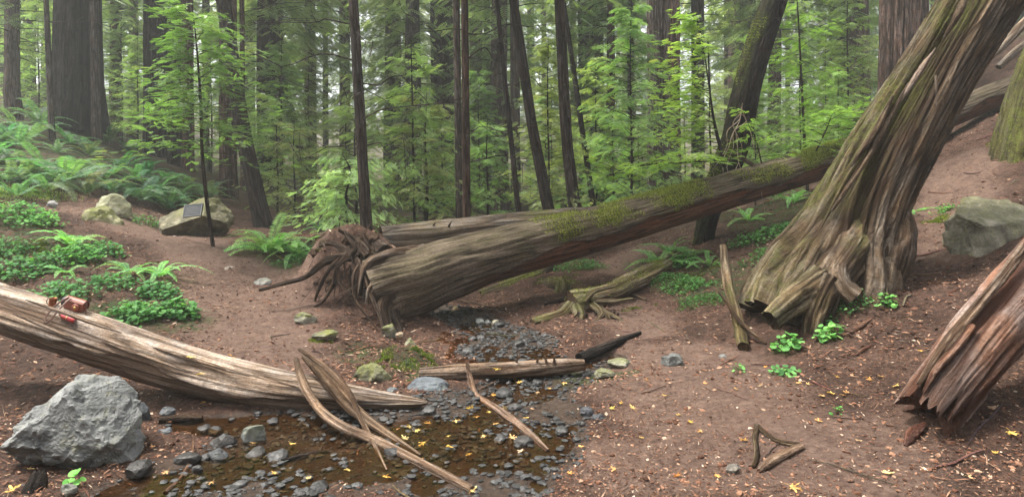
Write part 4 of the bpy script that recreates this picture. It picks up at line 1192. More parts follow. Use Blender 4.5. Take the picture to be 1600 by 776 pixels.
plain_log('thin crooked branch resting on top of the crossed branches', [(468,545,4.36),(512,576,4.24),(545,612,4.1),(565,655,3.98),(586,700),(604,738)], [.012, .019, .020, .018, .016, .011], 'weathered_wood', (.95, .80, .66), 309, name='driftwood_branch', cat='branch', nseg=16, nring=70)
plain_log('bent stick leaning from the small creek log into the shallow water', [(730,566,4.90),(735,592,4.84),(746,618,4.68),(785,648),(825,680),(856,706)], [.014, .022, .024, .026, .024, .012], 'weathered_wood', (1.0, .82, .70), 310, name='driftwood_branch', cat='branch', nseg=16, nring=70)
T = plain_log('short pale wood piece with a forked root on the dirt', [(1186,738),(1205,726),(1228,713),(1253,700)], [.012, .026, .026, .018], 'weathered_wood', (1.15, .98, .84), 311, name='wood_piece', cat='wood piece', nseg=18)
root(T, [(1250,698),(1222,693),(1200,682),(1184,668)], .020, .016, 312, 'old_wood', 'fork', (.9, .85, .7), 10)
root(T, [(1184,668),(1180,685),(1183,712),(1178,732)], .018, .010, 313, 'old_wood', 'fork', (.75, .7, .55), 10)
plain_log('dark wet stick in the creek near the pebbles', [(440,722),(478,714),(515,706)], [.012, .016, .008], 'bark', (.5, .48, .46), 314, name='stick', cat='stick', nseg=10)
plain_log('dark short wood piece behind the grey boulder', [(248,660),(285,658),(316,655)], [.022, .028, .018], 'old_wood', (.6, .52, .45), 315, name='wood_piece', cat='wood piece', nseg=14)
plain_log('thin reddish curved twig in the creek right of the boulder', [(302,685),(300,712),(285,745),(258,772)], [.004, .008, .010, .012], 'weathered_wood', (1.0, .72, .55), 316, name='twig', cat='twig', nseg=8)
plain_log('black rotten wood stub at the bottom left corner', [(50,776,3.12),(58,755,3.15),(62,735,3.18)], [.06, .05, .03], 'bark', (.5, .48, .45), 317, name='wood_stub', cat='wood stub', nseg=18)
plain_log('grey bare pole high at the upper right edge', [(1540,95,11),(1570,68,11),(1605,32,11),(1660,-20,11)], [.06, .075, .08, .07], 'weathered_wood', (.9, .85, .78), 318, name='bare_log', nseg=20)
plain_log('second grey pole low at the upper right edge', [(1560,105,10.5),(1590,78,10.5),(1640,40,10.5)], [.05, .055, .05], 'weathered_wood', (.75, .76, .74), 319, name='bare_log', nseg=20)
g_mo = lambda v, d: np.clip(.75 + .6 * vn(v * 4), 0, 1)
plain_log('thick mossy tree base cut off by the right edge', [(1618,275,8.6),(1626,215,8.6),(1640,130,8.6),(1675,40,8.6),(1720,-80,8.6),(1790,-300,8.6)], [.58, .50, .43, .40, .38, .3], 'old_wood', (.5, .46, .38), 320, name='mossy_tree', cat='tree', moss=g_mo, nseg=70, nring=90, fuzz=3000)

# ================================================================== ROCKS
def boulder(label, px, py, Y, wpx, hpx, seed, mat, name='rock', moss=.0, sub=4, cuts=16, rot=0.0, chip=.03, depth=.8, flat=.12, cat='rock', sink=.12, tint=(1, 1, 1), smooth=False, group=None, lo=.6, hi=.92, planes=()):
    """a rock whose middle is seen at (px, py), Y away"""
    g_ = Geo()
    rock(g_, (0, 0, 0), (1, depth, 1), seed, sub, cuts, rot, chip, moss, flat, lo, hi, planes)
    v_ = g_.v[0]
    mn, mx_ = v_.min(0), v_.max(0)
    W_, H_ = wpx * Y / F, hpx * Y / F
    v_ = (v_ - (mn + mx_) / 2) / (mx_ - mn)
    v_ = v_ * np.array([W_, W_ * depth, H_ * (1 + sink)])
    c_ = P(px, py, Y + W_ * depth * .25)
    v_[:, 2] -= H_ * sink * .5
    g_.v[0] = v_ + c_
    g_.at[0][:, 2:] = v_
    return single(name, g_, mat, label, cat, group, smooth, tint)
boulder('large angular grey boulder at the creek edge in the left foreground', 137, 678, 3.45, 178, 178, 5, 'grey_rock', 'boulder', sub=6, cuts=26, chip=.045, depth=.95, sink=.10, tint=(.92, .95, .95), flat=.06, lo=.8, hi=.98, planes=[(-.75,-.2,-.6,.66),(.1,0,1,.80),(.66,-.25,.70,.66),(-.72,-.1,.68,.80),(-1,-.15,-.12,.76),(1,-.2,-.05,.84),(-.12,-.78,-.60,.58),(.2,-.94,.3,.70),(.6,-.6,-.5,.74)])
PB = boulder('boulder bearing a dark metal plaque beside the trail', 311, 341, 9.45, 102, 66, 33, 'mossy_rock', 'plaque_boulder', moss=.55, tint=(.68, .64, .54), sub=5, cuts=14, depth=.8, sink=.15, cat='boulder', flat=.06, lo=.78, hi=.98, planes=[(-.25,-.72,.65,.50),(.35,-.75,-.60,.42),(.75,-.4,.5,.7),(-.6,0,.8,.72)])
boulder('big half-buried stone on the right slope', 1548, 366, 6.2, 140, 122, 41, 'mossy_rock', 'boulder', moss=.35, sub=5, cuts=18, depth=.8, sink=.2, cat='boulder', tint=(1.15, 1.1, 1.05), planes=[(-.1, -.35, .93, .50), (.1, -1, .1, .62), (-.9, -.3, .1, .7)], lo=.78, hi=.98)
boulder('yellow-green mossy rock at the left trail edge', 160, 344, 8.9, 62, 46, 52, 'mossy_rock', 'mossy_rock', moss=1.0, cuts=14, tint=(1.2, 1.2, .9))
boulder('pale lichen-covered rock behind the yellow-green mossy one', 178, 326, 9.4, 46, 48, 53, 'mossy_rock', 'lichen_rock', moss=.5, tint=(1.5, 1.5, 1.4))
boulder('small grey stone on the upper left trail', 82, 320, 9.3, 20, 14, 54, 'grey_rock')
boulder('small tan stone on the trail below the plaque boulder', 359, 425, 7.9, 28, 20, 55, 'dry_stone', tint=(1.2, 1.05, .9))
boulder('round flat stone at the trail right of the tan stone', 412, 440, 7.7, 26, 14, 56, 'dry_stone', moss=.4)
boulder('mossy stone half sunk in the left bank trail', 478, 497, 6.4, 36, 22, 57, 'mossy_rock', moss=.8)
boulder('flat dark mossy stone below the root end', 508, 524, 5.95, 42, 18, 58, 'mossy_rock', moss=1.0, tint=(.7, .7, .6))
boulder('green mossy stone at the foot of the fallen trunk', 608, 516, 6.3, 26, 20, 59, 'mossy_rock', moss=.8)
boulder('tan stone next to the dark root foot', 624, 524, 6.2, 14, 12, 60, 'dry_stone', tint=(1.5, 1.2, .9))
boulder('pale mossy stone in front of the root foot', 641, 537, 6.0, 22, 20, 61, 'mossy_rock', moss=.6, tint=(1.3, 1.3, 1.2))
boulder('blue-grey rounded creek rock below the small creek log', 668, 606, 4.75, 70, 34, 62, 'grey_rock', 'creek_rock', cuts=8, lo=.8, hi=1, tint=(.5, .57, .66), sub=5, chip=.015)
boulder('dark mossy bank rock left of the blue-grey creek rock', 583, 590, 4.95, 62, 44, 63, 'mossy_rock', 'bank_rock', moss=.7, tint=(.7, .7, .6))
boulder('small grey stone beside the mossy bank rock', 612, 612, 4.7, 22, 16, 64, 'grey_rock', tint=(.5, .53, .56))
boulder('flat topped grey stone on bare dirt right of the creek', 1050, 562, 5.15, 34, 20, 65, 'grey_rock', cuts=18, tint=(.55, .57, .56))
boulder('dark round cobble at the creek edge, the larger of a pair', 936, 657, 4.1, 27, 23, 66, 'wet_pebble', 'cobble', cuts=6, lo=.85, hi=1, tint=(1.6, 1.7, 1.9))
boulder('dark round cobble at the creek edge, the smaller of a pair', 917, 642, 4.2, 22, 15, 67, 'wet_pebble', 'cobble', cuts=6, lo=.85, hi=1, tint=(1.3, 1.4, 1.6))
boulder('mossy angular grey stone in the creek right of the boulder', 398, 680, 3.85, 40, 36, 68, 'grey_rock', moss=.3, tint=(.5, .53, .5))
boulder('wedge of dark slate standing behind the boulder', 222, 643, 4.15, 24, 32, 69, 'grey_rock', cuts=20, tint=(.30, .33, .36))
boulder('small slate stone by the dark wood piece', 262, 642, 4.2, 26, 14, 70, 'grey_rock', tint=(.28, .3, .33))
boulder('flat slate plate in the creek right of the boulder', 257, 676, 3.9, 22, 15, 71, 'grey_rock', cuts=20, tint=(.42, .45, .5))
boulder('wide flat wet stone in the creek shallows', 340, 710, 3.6, 34, 18, 72, 'grey_rock', tint=(.3, .32, .34))
boulder('black wet stone below the flat wet one', 309, 732, 3.45, 18, 14, 73, 'wet_pebble', tint=(1.2, 1.2, 1.2))
boulder('grey square stone in the mud near the creek bottom', 1145, 732, 3.28, 24, 16, 74, 'dry_stone', tint=(.75, .68, .62))
boulder('rounded stone at the bottom left corner', 30, 768, 3.15, 40, 24, 75, 'grey_rock', tint=(.42, .46, .5))
boulder('pale stone at the foot of the boulder', 107, 768, 3.1, 24, 24, 76, 'dry_stone', tint=(1, 1, .95))
boulder('white-topped stone in the far creek gravel, leftmost of three', 750, 502, 7.1, 14, 10, 77, 'dry_stone', tint=(1.1, 1.15, 1.15))
boulder('white-topped stone in the far creek gravel, middle of three', 762, 503, 7.1, 12, 9, 78, 'dry_stone', tint=(1.1, 1.15, 1.15))
boulder('white-topped stone in the far creek gravel, rightmost of three', 774, 504, 7.0, 13, 10, 79, 'dry_stone', tint=(1.3, 1.25, 1.0))
boulder('ochre stone on the far bank under the fallen trunk', 713, 484, 7.7, 16, 12, 80, 'dry_stone', tint=(1.5, 1.2, .75))
boulder('grey stone beside the white pebble under the dead branch', 1130, 557, 5.3, 14, 8, 82, 'dry_stone')
boulder('white pebble below the upright dead branch', 1180, 554, 5.4, 13, 7, 81, 'dry_stone', tint=(2.0, 2.0, 1.9))
boulder('mossy flat stone at the creek margin near the charred branch', 968, 568, 5.3, 40, 14, 83, 'mossy_rock', moss=.7)
boulder('second mossy flat stone closer to the creek log end', 945, 582, 5.05, 34, 16, 84, 'mossy_rock', moss=.6, tint=(.8, .8, .75))
boulder('pale arched rock under the clawed mossy log', 920, 538, 6.4, 44, 22, 85, 'dry_stone', tint=(1.0, .98, .9), moss=.3)
# cobbles that lie about in the shallows
rs = np.random.RandomState(31)
n_c = 0
while n_c < 60:
    x_, y_ = rs.uniform(-2.6, .8), rs.uniform(2.9, 7.6)
    if creek_mask(np.array([x_]), np.array([y_]))[0] < .35: continue
    s_ = .03 + .05 * rs.rand() ** 2
    g = Geo(); rock(g, (x_, y_, hz(x_, y_) + s_ * .25), (s_ * 1.2, s_, s_ * .65), 500 + n_c, 2, 9, rs.rand() * 6, .02)
    far_ = y_ > 5.4
    single('creek_stone', g, 'wet_pebble', 'small dark stone in the gravel beyond the creek log' if far_ else 'small dark wet stone in the shallows ' + next(n_ for q_, n_ in ((330, 'just right of the grey boulder'), (470, 'left of the crossed branches'), (640, 'around the crossed branches'), (760, 'between crossed branches and bent stick'), (9999, 'right of the bent stick')) if 800 + x_ / y_ * F < q_), 'stone', 'stones in the far gravel' if far_ else 'stones in the near shallows', False, color=((1.2, 1.15, 1.1), (.9, .9, .9), (1.7, 1.7, 1.7))[n_c % 3])
    n_c += 1

# the plaque on its boulder
pc = P(302, 329, 8.93)
PQ = thing('plaque', 'rectangular dark metal plaque set on the trailside boulder', 'plaque', pc)
Mx = Matrix.Translation(Vector(pc)) @ Matrix.Rotation(R(-6), 4, 'Y') @ Matrix.Rotation(R(-28), 4, 'X')
def boxgeo(g_, c_, s_, M=None, bev=.0):
    x, y, z = c_; a_, b_, e_ = s_[0] / 2, s_[1] / 2, s_[2] / 2
    v_ = [(x + i * a_, y + j * b_, z + k * e_) for i in (-1, 1) for j in (-1, 1) for k in (-1, 1)]
    if M is not None: v_ = [tuple(M @ Vector(q_)) for q_ in v_]
    g_.add(v_, [np.array([(0, 1, 3, 2), (4, 6, 7, 5), (0, 4, 5, 1), (2, 3, 7, 6), (0, 2, 6, 4), (1, 5, 7, 3)])])
g = Geo(); boxgeo(g, (0, 0, 0), (.25, .03, .18), Mx); plate = part('plate', g, 'bronze_plaque', PQ, False)
for c_, s_ in (((0, -.004, .094), (.27, .034, .010)), ((0, -.004, -.094), (.27, .034, .010)), ((-.130, -.004, 0), (.010, .034, .178)), ((.130, -.004, 0), (.010, .034, .178))):
    g = Geo(); boxgeo(g, c_, s_, Mx); part('border', g, 'bronze_edge', PQ, False)
for k in range(6):
    g = Geo(); boxgeo(g, (rs.uniform(-.01, .01), -.016, .055 - k * .021), ((.12 if k == 0 else .19 - .03 * rs.rand()), .004, .007), Mx); part('raised_line', g, 'bronze_edge', plate, False)

# ================================================================== THINGS ON THE LOG
def lathe(g_, prof, M, n_=24):
    a_ = np.arange(n_) / n_ * TAU
    v_ = np.array([(r_ * math.cos(q_), r_ * math.sin(q_), z_) for r_, z_ in prof for q_ in a_])
    v_ = np.array([tuple(M @ Vector(q_)) for q_ in v_])
    i_ = np.arange(len(prof) - 1)[:, None] * n_; j_ = np.arange(n_)[None]; jn = (j_ + 1) % n_
    f_ = np.stack([i_ + j_, i_ + jn, i_ + n_ + jn, i_ + n_ + j_], -1).reshape(-1, 4)
    g_.add(v_, [f_])
def log_top(px):
    """a point on top of the left log, with the slope of the log there"""
    best = None
    c_, r_, s_ = resample([P(*q[:3]) for q in ll], [q[3] for q in ll], 260)
    k_ = int(np.argmin(np.abs(800 + c_[:, 0] / c_[:, 1] * F - px)))
    ring = lv[k_]
    top_ = ring[np.argmax(ring[:, 2])]
    t_ = c_[k_ + 2] - c_[k_ - 2]
    return Vector((c_[k_][0], c_[k_][1], top_[2])), math.atan2(-t_[2], t_[0])
# leather bag
pb, sl = log_top(117)
pb = pb + Vector((0, .0, -.006))
BG = thing('leather_bag', 'small reddish brown leather bag with long strap on the left log', 'bag', pb)
M0 = Matrix.Translation(pb) @ Matrix.Rotation(sl, 4, 'Y')
def bagsec(w_, h_, d_, x_):
    out = []
    for k in range(20):
        a_ = k / 20 * TAU
        ca, sa = math.cos(a_), math.sin(a_)
        out.append((x_, d_ * .5 * math.copysign(abs(ca) ** .6, ca), h_ * .5 + h_ * .5 * math.copysign(abs(sa) ** .7, sa)))
    return out
g = Geo()
secs = [(-.072, .55), (-.066, .86), (-.05, .97), (0, 1.0), (.05, .96), (.066, .85), (.072, .55)]
V_ = []
for x_, s_ in secs: V_ += [tuple(M0 @ Vector((q_[0], q_[1] * s_, q_[2] * s_ + .098 * (1 - s_) * .5))) for q_ in bagsec(1, .098, .075, x_)]
i_ = np.arange(len(secs) - 1)[:, None] * 20; j_ = np.arange(20)[None]; jn = (j_ + 1) % 20
g.add(V_, [np.stack([i_ + j_, i_ + jn, i_ + 20 + jn, i_ + 20 + j_], -1).reshape(-1, 4), np.arange(20)[None, ::-1], np.arange(20)[None] + 20 * (len(secs) - 1)])
body = part('body', g, 'leather', BG)
g = Geo()   # flap: a curved sheet over the top and front
V_ = []
for x_ in np.linspace(-.074, .074, 9):
    for k in range(9):
        a_ = R(150) - R(175) * k / 8
        V_.append(tuple(M0 @ Vector((x_, -.043 * -math.cos(a_) * 1.0 if False else .044 * -math.cos(math.pi - a_), .052 + .053 * math.sin(a_)))))
i_ = np.arange(8)[:, None] * 9; j_ = np.arange(8)[None]
g.add(V_, [np.stack([i_ + j_, i_ + j_ + 1, i_ + 9 + j_ + 1, i_ + 9 + j_], -1).reshape(-1, 4)])
fl = part('flap', g, 'leather', BG)
g = Geo(); lathe(g, [(.001, .006), (.022, .006), (.028, .002), (.028, -.004)], M0 @ Matrix.Translation((.03, -.046, .045)) @ Matrix.Rotation(R(90), 4, 'X'), 20)
boss = part('round_boss', g, 'leather', fl)
g = Geo(); lathe(g, [(.001, .004), (.010, .004), (.012, 0)], M0 @ Matrix.Translation((.03, -.052, .045)) @ Matrix.Rotation(R(90), 4, 'X'), 12)
part('clasp', g, 'brass', BG)
def strap(pts_, w_=.009):
    pts_, _, _ = resample([tuple(M0 @ Vector(q_)) for q_ in pts_], [1] * len(pts_), 40)
    t_ = np.gradient(pts_, axis=0); sd = np.cross(t_, (0, 1, .3)); sd /= np.linalg.norm(sd, axis=1)[:, None] + 1e-9
    nn = np.cross(sd, t_); nn /= np.linalg.norm(nn, axis=1)[:, None] + 1e-9
    q_ = np.stack([pts_ - sd * w_ - nn * .0015, pts_ + sd * w_ - nn * .0015, pts_ + sd * w_ + nn * .0015, pts_ - sd * w_ + nn * .0015], 1).reshape(-1, 3)
    i2 = np.arange(39)[:, None] * 4; j2 = np.arange(4)[None]; j3 = (j2 + 1) % 4
    g_ = Geo().add(q_, [np.stack([i2 + j2, i2 + j3, i2 + 4 + j3, i2 + 4 + j2], -1).reshape(-1, 4)])
    return part('strap', g_, 'leather_strap', BG)
strap([(-.05, -.02, .10), (-.075, -.08, .06), (-.095, -.125, -.01), (-.09, -.155, -.06), (-.07, -.165, -.075), (-.05, -.155, -.055), (-.042, -.12, .01), (-.035, -.07, .07), (-.03, -.03, .10)], .006)
strap([(.05, -.01, .098), (.085, -.02, .085), (.105, -.03, .03), (.125, -.04, .0)], .006)
# copper mug
pm, sl2 = log_top(86)
pm = pm + Vector((0, -.035, -.012))
MG = thing('copper_mug', 'small copper brown mug with a handle beside the leather bag', 'mug', pm)
M1 = Matrix.Translation(pm) @ Matrix.Rotation(R(8), 4, 'Y')
g = Geo(); lathe(g, [(.001, 0), (.024, 0), (.026, .004), (.025, .03), (.026, .062), (.027, .065), (.0245, .065), (.0235, .03), (.022, .008), (.001, .008)], M1)
part('cup', g, 'copper_mug', MG)
g = Geo(); tube(g, [tuple(M1 @ Vector(q_)) for q_ in ((-.025, 0, .054), (-.040, 0, .052), (-.046, 0, .034), (-.038, 0, .016), (-.025, 0, .014))], [.003] * 5, 8, 24)
part('handle', g, 'black_case', MG)
# black pouch
pk, sl3 = log_top(100)
g = Geo(); rock(g, tuple(pk + Vector((0, .02, .03))), (.028, .035, .045), 9, 3, 5, .2, .0, flat=.03, lo=.75, hi=.95)
single('black_pouch', g, 'black_case', 'small black pouch between copper mug and leather bag', 'pouch')
# red flask on its side
pf, sl4 = log_top(124)
pf = pf + Vector((.0, -.115, -.018))
FL = thing('red_flask', 'shiny red flask lying on its side against the leather bag', 'flask', pf)
M2 = Matrix.Translation(pf) @ Matrix.Rotation(sl4 + R(4), 4, 'Y') @ Matrix.Rotation(R(-10), 4, 'Z') @ Matrix.Rotation(R(90), 4, 'Y')
g = Geo(); lathe(g, [(.001, -.062), (.018, -.062), (.021, -.058), (.021, .045), (.018, .054), (.012, .058)], M2); part('bottle', g, 'red_enamel', FL)
g = Geo(); lathe(g, [(.0215, -.012), (.0222, -.010), (.0222, -.006), (.0215, -.004)], M2); part('band', g, 'brass', FL)
g = Geo(); lathe(g, [(.012, .056), (.0135, .058), (.0135, .074), (.012, .078), (.001, .078)], M2 @ Matrix.Scale(-1, 4, (0, 0, 1)) @ Matrix.Translation((0, 0, .004))); part('cap', g, 'leather_strap', FL)

# ================================================================== FERNS
def frond_mesh(L, rise, fall, npair, wid, seed, mat='fern_leaf', name='frond'):
    rs_ = np.random.RandomState(seed)
    g_ = Geo()
    tt = np.linspace(0, 1, 14)
    def ax(t_): return np.array([L * (t_ * .95 - .12 * t_ ** 3), .05 * L * math.sin(t_ * 3 + seed), L * (rise * t_ - fall * t_ * t_)])
    A_ = np.array([ax(q_) for q_ in tt])
    rw = .007 * (1 - tt * .8)[:, None]
    q_ = np.stack([A_ + np.array([0, 1, 0]) * rw, A_ - np.array([0, 1, 0]) * rw], 1).reshape(-1, 3)
    i_ = np.arange(13) * 2
    g_.add(q_, [np.stack([i_, i_ + 1, i_ + 3, i_ + 2], -1)], a=.25)
    V_ = []
    for k in range(npair):
        t_ = .13 + .87 * k / (npair - 1)
        p_ = ax(t_); d_ = ax(min(t_ + .02, 1.02)) - ax(t_ - .02); d_ /= np.linalg.norm(d_)
        l = wid * L * (math.sin(math.pi * (.12 + .86 * t_)) ** .7) * (.9 + .2 * rs_.rand())
        for sd in (-1, 1):
            o_ = np.array([0, sd, 0]) * .93 + d_ * .32 + np.array([0, 0, -.18 + .08 * rs_.randn()])
            o_ /= np.linalg.norm(o_)
            w_ = d_ * L * .95 / npair * .50
            V_ += [p_ - w_ * .7, p_ + o_ * l * .35 - w_ * 1.1, p_ + o_ * l, p_ + o_ * l * .35 + w_]
    g_.add(V_, [np.arange(len(V_)).reshape(-1, 4)], a=np.repeat(rs_.rand(len(V_) // 4) * .8 + .1, 4))
    return g_.mesh(name, mat, False)
FR = [frond_mesh(1, rs.uniform(.5, 1.0), rs.uniform(.55, 1.05), 26, rs.uniform(.10, .13), 700 + k) for k in range(8)]
FRD = [frond_mesh(1, .25, .75, 18, .07, 720 + k, 'dead_frond', 'dead_frond') for k in range(2)]
def fern(pos, s, n_, label, group=None, tint=(1, 1, 1), spread=TAU, face=0.0, steep=.0, dead=2):
    T = thing('fern', label, 'fern', pos, group)
    for k in range(n_ + dead):
        dd_ = k >= n_
        o = bpy.data.objects.new('dead_frond' if dd_ else 'frond', (FRD if dd_ else FR)[rs.randint(2 if dd_ else 8)])
        COL.objects.link(o); o.parent = T
        q_ = s * rs.uniform(.65, 1.1)
        o.scale = (q_, q_, q_)
        o.rotation_euler = (rs.randn() * .15, -steep * rs.uniform(.0, 1) - .25 * (1 - k / n_) + (.5 if dd_ else 0), face + spread * (k * .382 % 1 - .5) + rs.randn() * .1)
        o.color = (*[c_ * (.85 + .35 * rs.rand()) for c_ in tint], 1)
    return T
def fern_at(px, py, s, n_, label, group=None, tint=(1, 1, 1), **kw):
    p_ = gnd(px, py)
    return fern(p_ - np.array([0, 0, .02]), s, n_, label, group, tint, **kw)
fern_at(425, 395, .95, 22, 'large bright sword fern between plaque boulder and root mound', tint=(1.5, 1.5, 1.1), steep=.5)
fern_at(465, 398, .60, 14, 'smaller drooping fern at the right side of the large sword fern', tint=(1.25, 1.3, 1.0), steep=.3)
fern_at(250, 432, .62, 12, 'fern with bright arching fronds above the clover patch', tint=(1.4, 1.5, 1.2), steep=.4)
fern_at(205, 425, .45, 9, 'small fern left of the arching fern above the clover', tint=(1.1, 1.2, .9))
fern_at(112, 385, .55, 12, 'flat-topped bright fern below the mossy rocks', tint=(1.3, 1.6, 1.0), steep=.35)
fern_at(105, 425, .42, 9, 'low fern on the bank below the flat-topped fern', tint=(1.0, 1.2, .9))
fern_at(1035, 418, .72, 12, 'light green fern on the far bank below the fallen trunk', tint=(1.3, 1.4, 1.0), steep=.3)
fern_at(1075, 400, .55, 10, 'fern at the foot of the mossy curving tree', tint=(1.0, 1.1, .8), steep=.4)
fern_at(1170, 345, .6, 10, 'fern growing behind the fallen trunk near the leaning tree', tint=(1.4, 1.5, 1.1), steep=.3)
fern_at(1425, 330, .4, 7, 'small fern at the right foot of the great leaning trunk', tint=(1.1, 1.2, .9))
fern_at(1335, 185, .5, 9, 'fern beside the massive reddish redwood base', tint=(1.3, 1.4, 1.0), steep=.3)
spots = [(20, 258), (70, 262), (125, 262), (160, 275), (205, 285), (240, 300), (265, 300), (100, 285), (50, 285), (10, 285), (140, 300), (175, 300),
         (215, 312), (245, 318), (30, 232), (85, 236), (140, 240), (190, 258), (230, 272), (10, 210), (55, 212), (105, 222), (165, 225), (25, 195), (60, 190), (200, 235),
         (285, 300), (280, 315), (300, 305), (330, 305), (-10, 250), (-15, 225), (0, 180), (40, 172), (175, 205), (255, 285), (75, 300), (20, 305), (262, 328)]
for k, (a_, b_) in enumerate(spots):
    p_ = gnd(a_ + rs.uniform(-6, 6), b_ + rs.uniform(-4, 4))
    row = 'low on the left slope just above the trail' if b_ > 290 else ('high on the left slope near the redwood bases' if b_ < 230 else 'halfway up the left slope')
    fern(p_ - np.array([0, 0, .03]), rs.uniform(.7, 1.15), rs.randint(10, 16), 'sword fern ' + row + next(n_ for x_, n_ in ((40, ', at the left edge'), (90, ', below the thin pale trunk'), (150, ', below the blackened redwood'), (215, ', between blackened and dark redwood'), (9999, ', left of the plaque boulder')) if a_ < x_), 'ferns ' + row, (rs.uniform(.5, .85), rs.uniform(.62, .92), rs.uniform(.65, .95)), steep=.45, dead=5)
for a_, b_ in ((640, 352), (500, 360), (1210, 312), (1240, 318), (1000, 330), (940, 335), (870, 338)):
    p_ = gnd(a_, b_)
    if p_[1] < 30: fern(p_, rs.uniform(.5, .8), 10, 'sword fern on the forest floor behind the logs', 'ferns behind the logs', (1.1, 1.2, .9), steep=.4)

# ================================================================== LEAFY GROUND COVER
def heart(n_=7):
    V_ = [(0, 0, 0)]
    for k in range(n_ + 1):
        a_ = R(-150) + R(300) * k / n_
        r_ = .5 * (1 - .25 * abs(a_) / 2.6)
        V_.append((.35 + r_ * math.cos(a_), r_ * math.sin(a_), .06 * abs(math.sin(a_)) - .05))
    F_ = [(0, k, k + 1) for k in range(1, n_ + 1)]
    return np.array(V_), np.array(F_)
HV, HF = heart()
def cover(label, px, py, rx, n_, size, seed, tint=(1, 1, 1), hgt=.12, name='leafy_plant', cat='plant', ry=None):
    """a clump of small leaves on thin stalks round the ground point seen at (px, py)"""
    rs_ = np.random.RandomState(seed)
    c_ = gnd(px, py)
    T = thing(name, label, cat, c_)
    a_ = rs_.rand(n_) * TAU; r_ = np.sqrt(rs_.rand(n_)) * (.6 + .5 * np.abs(np.sin(a_ * 2 + seed)))
    x_ = c_[0] + np.cos(a_) * r_ * rx; y_ = c_[1] + np.sin(a_) * r_ * (ry or rx * .7)
    z_ = height(x_, y_)
    h_ = hgt * (.25 + rs_.rand(n_) * .9) * (1.15 - r_ * .6)
    M_ = np.array([rot_to((math.cos(q_), math.sin(q_), -.25 + .3 * rs_.randn()), (rs_.randn() * .35, rs_.randn() * .35 - .3, 1)) for q_ in rs_.rand(n_) * TAU])
    top_ = np.stack([x_ + rs_.randn(n_) * .02, y_ + rs_.randn(n_) * .02, z_ + h_], 1)
    g_ = Geo(); stamp(g_, HV, HF, M_, top_, size * (.5 + .8 * rs_.rand(n_)), rs_.rand(n_))
    part('leaves', g_, 'cover_leaf', T, False, color=tint, kind='stuff')
    g_ = Geo()
    bt = np.stack([x_, y_, z_ - .01], 1); w_ = np.array([.0018, 0, 0])
    g_.add(np.stack([bt - w_, bt + w_, top_ + w_ * .6, top_ - w_ * .6], 1).reshape(-1, 3), [np.arange(n_ * 4).reshape(-1, 4)], a=.3)
    part('stalks', g_, 'cover_leaf', T, False, color=(.8, .7, .5), kind='stuff')
cover('dense bright clover patch above the left log', 215, 498, .30, 420, .05, 1, (.75, .95, .75), .16)
cover('right half of the clover bank at the trail edge', 278, 492, .22, 300, .05, 2, (.8, .98, .75), .15)
cover('clover growing under the arching fern', 245, 462, .25, 220, .05, 3, (.65, .85, .7), .14)
cover('dark green clover behind the leather bag', 100, 462, .35, 320, .045, 4, (.8, 1.0, .9), .16)
cover('green leafy clump at the left edge above the log', 20, 432, .30, 220, .045, 5, (.8, 1.0, .8), .14)
cover('leafy mound at the left edge below the trail', 20, 345, .55, 560, .05, 6, (.95, 1.2, .8), .22)
cover('small leafy clump below the upper left trail', 70, 352, .22, 160, .05, 7, (1.1, 1.3, .9), .15)
cover('broad-leaved green plant below the mossy rocks', 120, 405, .30, 220, .06, 8, (1.1, 1.3, .9), .2)
cover('bright ivy clump under the gnarled root burl', 1232, 548, .13, 60, .06, 9, (1.5, 1.6, 1.2), .14)
cover('bright ivy clump right of the gnarled root burl', 1295, 530, .11, 55, .06, 10, (1.5, 1.6, 1.2), .14)
cover('trailing ivy on the dirt below the gnarled root', 1222, 585, .10, 40, .045, 11, (1.2, 1.3, 1.1), .06)
cover('small-leaved vine spread over the mound right of the burl', 1310, 480, .30, 360, .026, 12, (.9, 1.0, .9), .10)
cover('small green sprig on the mound beside the trail', 1385, 478, .09, 50, .04, 13, (1.5, 1.6, 1.1), .10)
cover('ivy on the mound below the leaning trunk', 1345, 440, .2, 120, .035, 14, (1.0, 1.2, .9), .07)
cover('mossy leafy growth on the bank left of the dead branch', 1075, 450, .35, 420, .03, 15, (.75, .9, .6), .08)
cover('green leaves on the bank crest below the fallen trunk', 1060, 415, .3, 240, .04, 16, (1.0, 1.1, .8), .12)
cover('tangle of leaves behind the leaning trunk foot', 1190, 375, .5, 420, .045, 17, (.9, 1.05, .8), .16)
cover('low leaves at the base of the big half-buried stone', 1475, 330, .14, 80, .035, 18, (1.0, 1.2, .7), .08)
cover('tiny green sprout among fallen leaves', 1308, 645, .04, 12, .03, 19, (1.3, 1.6, 1.0), .05, 'sprout')
cover('pair of small leaves at the foot of the boulder', 112, 757, .04, 7, .05, 20, (1.3, 1.6, 1.0), .09, 'sprout')
cover('pale sprig on the dirt left of the trailing ivy', 1155, 578, .06, 20, .03, 21, (1.2, 1.4, 1.1), .05, 'sprout')
cover('dark leafy clump on the eroded bank at the left edge', 8, 395, .35, 300, .045, 22, (.6, .8, .6), .16)
cover('dark leafy clump on the bank left of the low fern', 62, 418, .3, 240, .045, 23, (.6, .8, .6), .15)
cover('leafy clump between small fern and mossy rocks', 165, 395, .25, 200, .045, 24, (.7, .95, .7), .14)
cover('low plants on the bank edge below the small fern', 175, 445, .28, 220, .04, 25, (.65, .85, .65), .12)
cover('weeds at the root mound foot near the sword fern', 455, 412, .25, 180, .035, 26, (.6, .75, .5), .10)
cover('weeds along the trail edge below the plaque boulder', 235, 352, .35, 220, .035, 27, (.7, .85, .6), .12)
